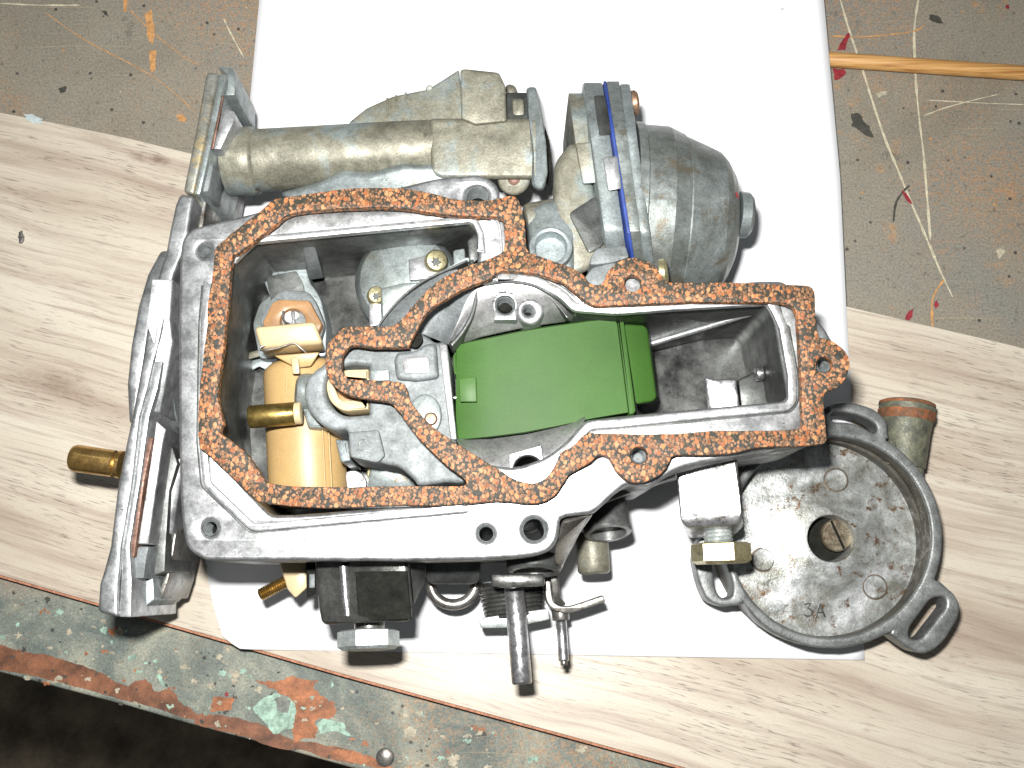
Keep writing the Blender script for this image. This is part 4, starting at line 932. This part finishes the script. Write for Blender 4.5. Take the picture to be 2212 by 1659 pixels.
bar('flange_stud', [(424, 420), (413, 470), (405, 520)], [(448, 420), (440, 480), (430, 520)], 54, 34, M['steel'], .8)
bar('flange_edge', [(388, 418), (378, 442), (365, 502), (357, 548), (345, 580), (330, 640), (315, 720), (305, 786), (290, 870), (272, 956), (252, 1058), (237, 1182), (224, 1230), (214, 1262), (210, 1322)],
    [(419, 422), (414, 446), (405, 510), (392, 555), (376, 590), (362, 660), (345, 740), (332, 786), (320, 840), (303, 900), (287, 1041), (263, 1182), (260, 1230), (256, 1262), (255, 1334)], 63, 24, M['bright'], 2.2, 4)
bar('flange_edge', [(332, 780), (322, 840), (304, 900), (288, 1041), (264, 1182), (261, 1262), (256, 1333)], [(352, 780), (340, 840), (322, 900), (302, 1041), (279, 1182), (284, 1250), (283, 1334)], 62.3, 22, M['lip'], .5)
bar('rusty_gasket_edge', [(321, 945), (301, 1041), (280, 1204)], [(331, 945), (311, 1041), (290, 1204)], 60.5, 40, M['rusty'], .3)
bar('flange_face', [(328, 603), (316, 700), (333, 748), (326, 800), (319, 888)], [(374, 603), (368, 690), (374, 740), (360, 820), (346, 892)], [66, 64, 63, 62, 60.5], 30, M['lip'], .4, drop=2.0)
bar('flange_highlight_ledge', [(337, 908), (331, 960), (297, 1176)], [(360, 928), (352, 960), (322, 1176)], 59, 30, M['bright'], .4, drop=1.0)  # bright ledges added and tilted to form the flange face's highlights
bar('flange_end_block', [(298, 1180), (280, 1206), (277, 1250)], [(322, 1180), (316, 1206), (311, 1250)], 58.4, 26, M['cast'], .6)
bar('flange_foot', [(284, 1250), (284, 1333)], [(330, 1236), (334, 1296)], 50, 24, M['dull2'], .6)
bar('flange_inner', [(360, 930), (340, 1060), (322, 1180), (312, 1250)], [(384, 1000), (366, 1060), (358, 1180), (356, 1236)], 50, 24, M['castdark'], .6)
bar('flange_highlight_ledge', [(384, 990), (370, 1033), (358, 1154)], [(402, 990), (392, 1033), (374, 1154)], 48, 24, M['bright'], .4, drop=1.3)
bar('flange_back', [(374, 1150), (356, 1240), (338, 1294)], [(383, 1140), (364, 1250), (349, 1295)], 44, 18, M['steel'], .7)
P('flange_disc', lathe('flange_disc', W(385, 790, 34), Vector((-1, .10, 0)), [(-6, 21), (6, 21), (7, 20.5), (8, 19), (8, .01)], 80), M['cast'], cb)
bar('arched_rim', [(345, 540), (318, 590), (297, 660), (281, 750), (273, 830), (277, 916)], [(375, 540), (350, 600), (330, 680), (318, 750), (305, 830), (296, 905)], [50, 54, 57, 58, 57, 54], 24, M['bright'], 3, 4)
# brass nipple
bn = lathe('brass_nipple', W(264, 1004, 44), W(150, 988, 44) - W(264, 1004, 44), [(0, 4.2), (1.2, 4.2), (1.8, 3.5), (2.5, 4.1), (13.6, 4.2), (14.6, 4.1), (15.4, 3.7), (15.7, 3.2), (15.7, 2.3), (13, 2.2), (13, .01)], 44)
P('brass_nipple', bn, M['brassnew'], cb, label='shiny brass hose nipple on the far left')

# lower side: switch block, hexagon bolt, fitting
P('switch_block', slab8('switch_block', [(681, 1205, 55), (752, 1205, 60), (882, 1205, 60), (892, 1300, 60), (889, 1342, 60), (772, 1346, 60), (696, 1351, 55), (688, 1310, 55)], [(690, 1205, 30), (760, 1205, 30), (870, 1205, 30), (880, 1300, 30), (877, 1336, 30), (776, 1340, 30), (702, 1340, 30), (696, 1310, 30)], 1.6, 4, 60), M['gunmetal'], cb)
P('chrome_edge', tube('chrome_edge', [W(742, 1222, 58.9), W(747, 1290, 58.9), W(752, 1330, 58.9)], 1.4, 14), M['chrome'], cb)
P('black_panel', plate('black_panel', rnd([(767, 1235, 2), (879, 1233, 2), (888, 1338, 2), (774, 1342, 2)], 2), 61.2, 59.5, bev=.3), M['black'], cb)
P('web_gusset', slab8('web_gusset', [(884, 1205, 56), (920, 1205, 50), (918, 1256, 46), (894, 1306, 50)], [(884, 1205, 30), (912, 1205, 30), (912, 1256, 30), (890, 1300, 30)], .5), M['castdark'], cb)
P('bolt_collar', cyl('bolt_collar', (798, 1340, 48), (798, 1364, 48), 4.4, 30), M['steel'], cb)
P('hexagon_bolt', hexbolt('hexagon_bolt', (796, 1361, 50), (796, 1404, 50.6), 9.0, -.26), M['zincplate'], cb, label='zinc plated hexagon bolt head under the black panel')
P('clip_strip', slab8('clip_strip', [(661, 1210, 50), (682, 1210, 50), (683, 1282, 50), (663, 1292, 50)], [(661, 1210, 40), (682, 1210, 40), (683, 1282, 40), (663, 1292, 40)], .5), M['black'], cb)
P('clip_window', slab8('clip_window', [(668, 1240, 50.6), (680, 1240, 50.6), (680, 1270, 50.6), (668, 1270, 50.6)], [(668, 1240, 49), (680, 1240, 49), (680, 1270, 49), (668, 1270, 49)], .2), M['cast'], cb)
P('cream_fitting', slab8('cream_fitting', [(599, 1200, 40), (662, 1200, 40), (664, 1270, 40), (638, 1293, 40), (620, 1272, 40)], [(599, 1200, 28), (662, 1200, 28), (664, 1270, 28), (638, 1293, 28), (620, 1272, 28)], .8), M['creampale'], cb, label='cream plastic block beside the threaded brass stud')
P('brass_stud', thread('brass_stud', (561, 1286, 34), (620, 1255, 34), 2.0, .75, .3), M['brass'], cb, label='threaded brass stud poking out at lower left')
# half ring
hr = [W(979 + 48 * math.cos(a), 1262 + 44 * math.sin(a), 27) for a in [PI * k / 24 for k in range(-2, 27)]]
P('ring_clip', tube('ring_clip', hr, 1.75, 16), M['steel'], cb)
P('ring_web', slab8('ring_web', [(918, 1205, 46), (1040, 1205, 46), (1036, 1256, 42), (1020, 1262, 40), (935, 1262, 40), (922, 1256, 42)], [(918, 1205, 26), (1040, 1205, 26), (1036, 1256, 26), (1020, 1262, 26), (935, 1262, 26), (922, 1256, 26)], .8), M['castdark'], cb)
# coil spring, washer, shaft
sp = []
c0, c1 = W(1103, 1258, 25), W(1110, 1330, 25); ax = (c1 - c0); d, u, v = basis(ax)
turns = 8
for k in range(turns * 24 + 1):
    a = 2 * PI * k / 24; t = k / (turns * 24); rr = (9.9 - 1.3 * t) / 1000
    sp.append(c0 + ax * t + u * math.cos(a) * rr + v * math.sin(a) * rr)
P('coil_spring', tube('coil_spring', sp, .70, 10), M['gunmetal'], cb)
P('spring_core', cyl('spring_core', (1103, 1262, 25), (1110, 1330, 25), 7.6), M['castdark'], cb)
P('spring_washer', slab8('spring_washer', [(1034, 1342, 33), (1042, 1334, 33), (1184, 1314, 33), (1188, 1338, 33), (1100, 1356, 33), (1038, 1357, 33)], [(1036, 1342, 20), (1044, 1334, 20), (1184, 1314, 20), (1188, 1338, 20), (1100, 1356, 20), (1038, 1357, 20)], .5), M['zincplate'], cb)
P('shaft_bracket', slab8('shaft_bracket', [(1060, 1240, 50), (1176, 1240, 50), (1178, 1266, 50), (1128, 1268, 50), (1100, 1272, 50), (1062, 1266, 50)], [(1060, 1240, 40), (1176, 1240, 36), (1178, 1266, 36), (1128, 1268, 36), (1100, 1272, 36), (1062, 1266, 36)], .8), M['gunmetal'], cb)
P('shaft', cyl('shaft', (1110, 1262, 38), (1128, 1478, 41), 3.05, 40, .6), M['shaft'], cb, label='polished throttle shaft standing out below the bowl')
P('shaft_boss', lathe('shaft_boss', W(1153, 1205, 50), Vector((0, -1, .22)), [(0, 8.0), (3.6, 8.0), (4.4, 7.4), (4.4, 6.0), (3.0, 5.6), (3.0, .01)], 44), M['castdark'], cb)
P('corner_web', slab8('corner_web', [(1214, 1122, 70), (1284, 1108, 70), (1232, 1180, 56), (1212, 1235, 50), (1195, 1215, 58), (1200, 1180, 69)], [(1214, 1122, 28), (1276, 1110, 28), (1232, 1180, 28), (1212, 1235, 28), (1195, 1215, 28), (1200, 1180, 28)], 1.2, 3), M['steel'], cb)
def sweep(name, path, w_, zt, zb, mat):
    ring_strip(name, path, w_, zt, zb, mat, bev=.3)
sweep('throttle_lever', cr([(1182, 1240), (1184, 1275), (1189, 1300), (1204, 1314), (1230, 1317), (1262, 1308), (1306, 1293)], 5, False), 14, 34, 24, M['steel'])
P('lever_face', slab8('lever_face', [(1188, 1244, 40), (1206, 1244, 40), (1210, 1290, 38), (1224, 1305, 36), (1212, 1310, 36), (1196, 1298, 38)], [(1188, 1244, 24), (1206, 1244, 24), (1210, 1290, 24), (1224, 1305, 24), (1212, 1310, 24), (1196, 1298, 24)], .6), M['steel'], cb)
P('pin_collar', cyl('pin_collar', (1210, 1316, 30), (1212, 1340, 30), 2.7, 24), M['steel'], cb)
P('lever_pin', cyl('lever_pin', (1212, 1336, 28), (1218, 1428, 30), 1.65, 28, .3), M['chrome'], cb)
P('lever_pin_tip', cyl('lever_pin_tip', (1218, 1427, 30), (1218.5, 1437, 30), 1.05, 20, .2), M['steel'], cb)
P('hose_boss', lathe('hose_boss', W(1300, 1050, 36), W(1314, 1154, 41) - W(1300, 1050, 36), [(0, 6.6), (13.0, 7.2), (15.2, 7.4), (15.8, 7.0), (15.8, 5.6), (13, 5.2), (13, .01)], 44), M['gunmetal2'], cb)
P('small_boss', cyl('small_boss', (1278, 1150, 30), (1284, 1240, 30), 5.1, 34, 1.0), M['dull'], cb)
P('lug_boss', lathe('lug_boss', W(1382, 1000, 66), Vector((0, 0, -1)), [(0, 7), (1, 7.4), (20, 7.2), (30, 6)], 36), M['cast'], cb)
P('under_shade_wall', slab8('under_shade_wall', [(1290, 1030, 60), (1460, 990, 60), (1460, 1030, 56), (1300, 1090, 56)], [(1290, 1030, 26), (1460, 990, 26), (1460, 1030, 26), (1300, 1090, 26)], 1), M['castdark'], cb)

# fuel inlet block with hexagon nut on the right
P('inlet_block', slab8('inlet_block', [(1457, 975, 55.5), (1590, 955, 59.5), (1601, 1103, 59), (1604, 1128, 57.5), (1590, 1136, 56), (1484, 1142, 52.5), (1470, 1125, 54)], [(1466, 975, 34), (1584, 955, 34), (1600, 1103, 36), (1606, 1136, 36), (1588, 1156, 36), (1490, 1164, 36), (1476, 1140, 36)], 1.8, 4, 50), M['blockchrome'], cb)
P('inlet_thread', thread('inlet_thread', (1549, 1138, 46), (1553, 1176, 46), 4.4, 1.1, .45), M['zincplate'], cb)
P('inlet_nut', hexbolt('inlet_nut', (1556, 1172, 46), (1559, 1218, 46), 8.8, .28), M['yellowzinc'], cb, label='hexagon union nut tinted yellow on one face')

# ------------------------------------------------------------------ cork gasket
go = [(467, 533), (497, 506), (533, 477), (562, 455), (593, 430), (640, 422), (690, 415), (737, 408), (780, 405), (837, 405), (880, 408), (937, 418), (970, 427), (1004, 432), (1054, 432), (1080, 427), (1100, 423), (1112, 424), (1118, 430), (1125, 443), (1134, 487), (1137, 530), (1142, 543), (1150, 547), (1184, 560), (1230, 576), (1257, 590), (1270, 606), (1278, 613), (1287, 615), (1297, 614), (1304, 608), (1314, 586), (1334, 566), (1360, 556), (1390, 560), (1414, 573), (1430, 596), (1437, 605), (1447, 610), (1474, 610), (1575, 610), (1635, 612), (1692, 614), (1735, 616), (1750, 619), (1758, 626), (1761, 640), (1762, 686), (1768, 723), (1776, 730), (1792, 733), (1818, 750), (1833, 770), (1836, 790), (1828, 816), (1808, 838), (1785, 846), (1779, 863), (1783, 903), (1786, 946), (1785, 953), (1780, 958), (1742, 963), (1642, 966), (1575, 980), (1475, 983), (1458, 984), (1448, 993), (1440, 1010), (1420, 1030), (1390, 1041), (1360, 1040), (1334, 1020), (1320, 996), (1313, 986), (1297, 983), (1285, 990), (1270, 1003), (1237, 1020), (1225, 1031), (1217, 1046), (1197, 1070), (1170, 1085), (1137, 1088), (1097, 1083), (1057, 1083), (970, 1091), (870, 1092), (785, 1095), (699, 1097), (641, 1094), (588, 1089), (567, 1085), (555, 1081), (517, 1046), (485, 1016), (453, 986), (437, 973), (430, 963), (428, 920), (430, 853), (437, 786), (447, 703), (449, 653), (460, 586), (462, 553)]
gi1 = [(502, 553), (497, 596), (493, 653), (487, 700), (483, 753), (475, 803), (470, 853), (476, 886), (482, 913), (476, 935), (500, 952), (533, 980), (560, 1020), (570, 1034), (580, 1043), (633, 1050), (737, 1052), (884, 1050), (960, 1050), (1002, 1049), (1004, 1036), (970, 1010), (937, 980), (904, 946), (884, 920), (864, 893), (850, 876), (840, 869), (827, 866), (797, 862), (772, 858), (750, 852), (727, 839), (711, 820), (704, 800), (703, 775), (708, 745), (720, 727), (736, 712), (759, 705), (827, 706), (853, 700), (872, 685), (886, 667), (902, 649), (923, 626), (954, 602), (989, 583), (1025, 569), (1062, 556), (1080, 548), (1088, 540), (1090, 520), (1089, 490), (1086, 474), (1077, 469), (1057, 467), (1020, 467), (954, 462), (897, 453), (837, 448), (737, 450), (633, 460), (597, 483), (547, 523), (513, 547)]
gi2 = [(757, 748), (745, 758), (739, 772), (738, 790), (742, 806), (752, 817), (770, 820), (797, 820), (834, 823), (860, 825), (872, 829), (879, 838), (884, 860), (904, 890), (937, 923), (984, 956), (1037, 990), (1087, 1020), (1107, 1033), (1140, 1043), (1167, 1040), (1190, 1020), (1204, 993), (1214, 976), (1237, 963), (1257, 943), (1270, 937), (1284, 935), (1404, 938), (1474, 936), (1542, 931), (1675, 930), (1722, 926), (1731, 921), (1733, 912), (1732, 853), (1727, 753), (1722, 686), (1716, 668), (1705, 658), (1675, 653), (1542, 653), (1475, 653), (1370, 658), (1304, 661), (1288, 661), (1276, 657), (1260, 646), (1224, 616), (1197, 603), (1154, 591), (1104, 586), (1080, 586), (1068, 594), (1057, 603), (1020, 616), (990, 630), (964, 646), (937, 663), (917, 683), (904, 706), (884, 744), (878, 750), (804, 750), (768, 746)]
gh = [circ(1367, 612, 18, 24), circ(1380, 984, 19, 24), circ(1781, 788, 18, 24)]
gj = lambda p: jit(jit(cr(p, 3), 1.3, .11), .7, .35)
P('cork_gasket', plate('cork_gasket', gj(go), 78, 75.4, [gj(gi1), gj(gi2)] + gh, bev=.35, nb=2), M['cork'], None, label='thin orange and black cork gasket laid over the carburettor openings', cat='gasket')

# ------------------------------------------------------------------ round housing at the right
hs = thing('round_housing', 'open round grey housing with three slotted lugs and 3A stamped inside', 'housing', W(1795, 1170, 8))
ZH, ZF = 28, 15.0
def arcp(cx, cy, r, a0, a1, n): return [(cx + r * math.cos(math.radians(a0 + (a1 - a0) * k / (n - 1))), cy + r * math.sin(math.radians(a0 + (a1 - a0) * k / (n - 1)))) for k in range(n)]
hx, hy = 1796, 1161
ol = arcp(hx, hy, 241, -60, 22, 22)      # right side, down to the lower right lug
ol += rnd([(2027, 1252, 4), (2050, 1272, 6), (2068, 1289, 14), (2076, 1313, 16), (2066, 1345, 10), (2036, 1390, 20), (2003, 1412, 18), (1975, 1409, 14), (1945, 1389, 10), (1921, 1370, 6)], 10, 4)
ol += arcp(hx, hy, 240, 61, 134, 18)
ol += rnd([(1608, 1306, 6), (1585, 1308, 10), (1560, 1311, 18), (1528, 1299, 20), (1510, 1262, 20), (1500, 1215, 14), (1502, 1170, 16), (1556, 1140, 8)], 10, 4)
ol += arcp(hx, hy, 240, 188, 262, 18)
ol += rnd([(1782, 880, 16), (1808, 866, 16), (1852, 870, 24), (1895, 886, 20), (1917, 908, 14), (1920, 950, 6)], 12, 5)
slot1 = rnd([(2012, 1291, 14), (2042, 1288, 16), (2046, 1310, 16), (1990, 1382, 16), (1964, 1380, 14), (1964, 1358, 14)], 14, 5)
slot2 = rnd([(1535, 1190, 12), (1560, 1188, 12), (1584, 1262, 20), (1582, 1290, 16), (1560, 1294, 16), (1545, 1274, 16)], 12, 5)
slot3 = [(1795, 897), (1803, 890)] + [(1830, 891), (1860, 899), (1885, 912), (1894, 922), (1893, 932), (1884, 934), (1860, 920), (1830, 912), (1800, 910)]
def rHm(k): return 217 * S(hx, hy, ZH) * k
hr_ = P('housing_rim', plate('housing_rim', jit(ol, 1.2, .06), ZH, 20, [arcp(hx - 1, hy - 1, 217, 0, 356.4, 90), slot1, slot2, cr(slot3, 3)], bev=.9, nb=3), M['housing'], hs)
cH = W(hx - 1, hy - 1, ZH); rH = 217 * S(hx, hy, ZH) * 1000
hr_.data.materials.append(M['wallshade'])
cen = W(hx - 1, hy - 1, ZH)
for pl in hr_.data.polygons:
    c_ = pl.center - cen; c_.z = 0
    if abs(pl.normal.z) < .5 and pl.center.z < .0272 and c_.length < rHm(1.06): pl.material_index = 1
def V3(x, y, z): return W(x, y, z)
bx = W(1791, 1164, ZF); off = Vector((bx.x - cH.x, bx.y - cH.y, 0))
# dished floor with rings; the centre hole is set slightly off
prof = [(ZF - 6.9, rH + 1), (ZF, rH + 1), (ZF, rH - .3), (ZF + .45, rH * .72), (ZF + .7, rH * .60), (ZF + 1.3, rH * .50), (ZF + 2.6, rH * .36), (ZF + 3.1, rH * .27), (ZF + 3.1, rH * .245), (ZF + 2.2, rH * .232), (ZF - 6.5, rH * .222)]
P('housing_wall', lathe('housing_wall', Vector((cH.x, cH.y, 0)), Vector((0, 0, 1)), [(8.1, rH + 2.6), (20.1, rH + 2.6), (20.1, rH + .05), (ZF - 1, rH + .05)], 96, 28, caps=False), M['wallshade'], hs)
hf_ = P('housing_floor', lathe('housing_floor', Vector((cH.x, cH.y, 0)), Vector((0, 0, 1)), prof, 96, 28, caps=False), M['hfloor'], hs)
for v_ in hf_.data.vertices:               # hub set off centre
    q_ = math.hypot(v_.co.x - cH.x, v_.co.y - cH.y) / (rH / 1000)
    v_.co.x += .0030 * max(0, min(1, 1 - (q_ - .30) / .5))
P('slotted_screw', lathe('slotted_screw', W(1808, 1156, ZF + .7) - Vector((0, 0, .002)), Vector((0.05, 0, 1)), [(0, 5.3), (1.6, 5.3), (2.1, 4.9), (2.2, 3.0), (2.2, .01)], 36), M['screwhead'], hs, label='brown stained slotted screw in the centre of the housing')
P('screw_slot', slab8('screw_slot', [(1793, 1126, ZF + 1.0), (1798, 1124, ZF + 1.0), (1826, 1184, ZF + 1.0), (1821, 1187, ZF + 1.0)], [(1793, 1126, ZF + .2), (1798, 1124, ZF + .2), (1826, 1184, ZF + .2), (1821, 1187, ZF + .2)], 0), M['black'], hs)
P('hub_bottom', cyl('hub_bottom', (1792, 1163, ZF - 4.2), (1792, 1163, ZF - 6.6), 10), M['black'], hs)
for x, y, rz_ in ((1806, 1037, 1.35), (1648, 1209, .5), (1890, 1268, .75)):
    P('rivet_groove', lathe('rivet_groove', W(x, y, ZF + rz_ - .1), Vector((0, 0, 1)), [(-1.5, 4.05), (.2, 4.05), (.25, 3.7), (.1, .01)], 30), M['rustspot'], hs)
    P('rivet', lathe('rivet', W(x, y, ZF + rz_), Vector((0, 0, 1)), [(0, 3.7), (.35, 3.65), (.6, 3.3), (.55, 2.2), (.6, .01)], 30), M['hfloor'], hs)
def stroke(pts, name='stamped_numeral'):
    ring_strip(name, pts, 3.0, ZF + .72, ZF + .3, M['castdark'], hs, bev=.05)
stroke(cr([(1737, 1305), (1751, 1304), (1744, 1313)], 3, False)); stroke(cr([(1744, 1313), (1753, 1319), (1751, 1329), (1743, 1331), (1737, 1327)], 4, False))
stroke([(1763, 1334), (1772, 1304.5)], 'stamped_letter'); stroke([(1771, 1304), (1783, 1333)], 'stamped_letter'); stroke([(1767, 1323), (1778, 1323)], 'stamped_letter')
stroke(cr([(1664, 1103), (1670, 1098), (1680, 1096)], 3, False), 'scratch')
# corroded outlet pipe with rust bands
pa, pb = (1950, 1010, 17.5), (1960, 868, 17.5)
A_, B_ = W(*pa), W(*pb); Lp = (B_ - A_).length * 1000; rp = 8.4
P('outlet_pipe', lathe('outlet_pipe', A_, B_ - A_, [(0, rp - 1.3), (Lp * .5, rp - .5), (Lp * .72, rp + .1), (Lp * .76, rp + .6), (Lp - 1.2, rp + .5), (Lp - .3, rp - .2), (Lp, rp - 1.2), (Lp, rp - 2.6), (Lp - 6, rp - 2.8), (Lp - 6, .01)], 50), M['mossy'], hs, label='corroded outlet pipe of the round housing')
P('rust_band', lathe('rust_band', A_, B_ - A_, [(Lp * .70, rp + .15), (Lp * .76, rp + .75), (Lp * .84, rp + .75)], 50, caps=False), M['rustband'], hs)
P('rust_band', lathe('rust_band', A_, B_ - A_, [(Lp * .925, rp + .68), (Lp * .97, rp + .55)], 50, caps=False), M['rustband'], hs)
P('pipe_root', slab8('pipe_root', [(1915, 950, 24), (1960, 930, 22), (2000, 960, 20), (1995, 1035, 22), (1960, 1010, 24)], [(1915, 950, 10), (1960, 930, 10), (1996, 960, 10), (1992, 1030, 10), (1960, 1010, 10)], 1.5, 3), M['mossy'], hs)
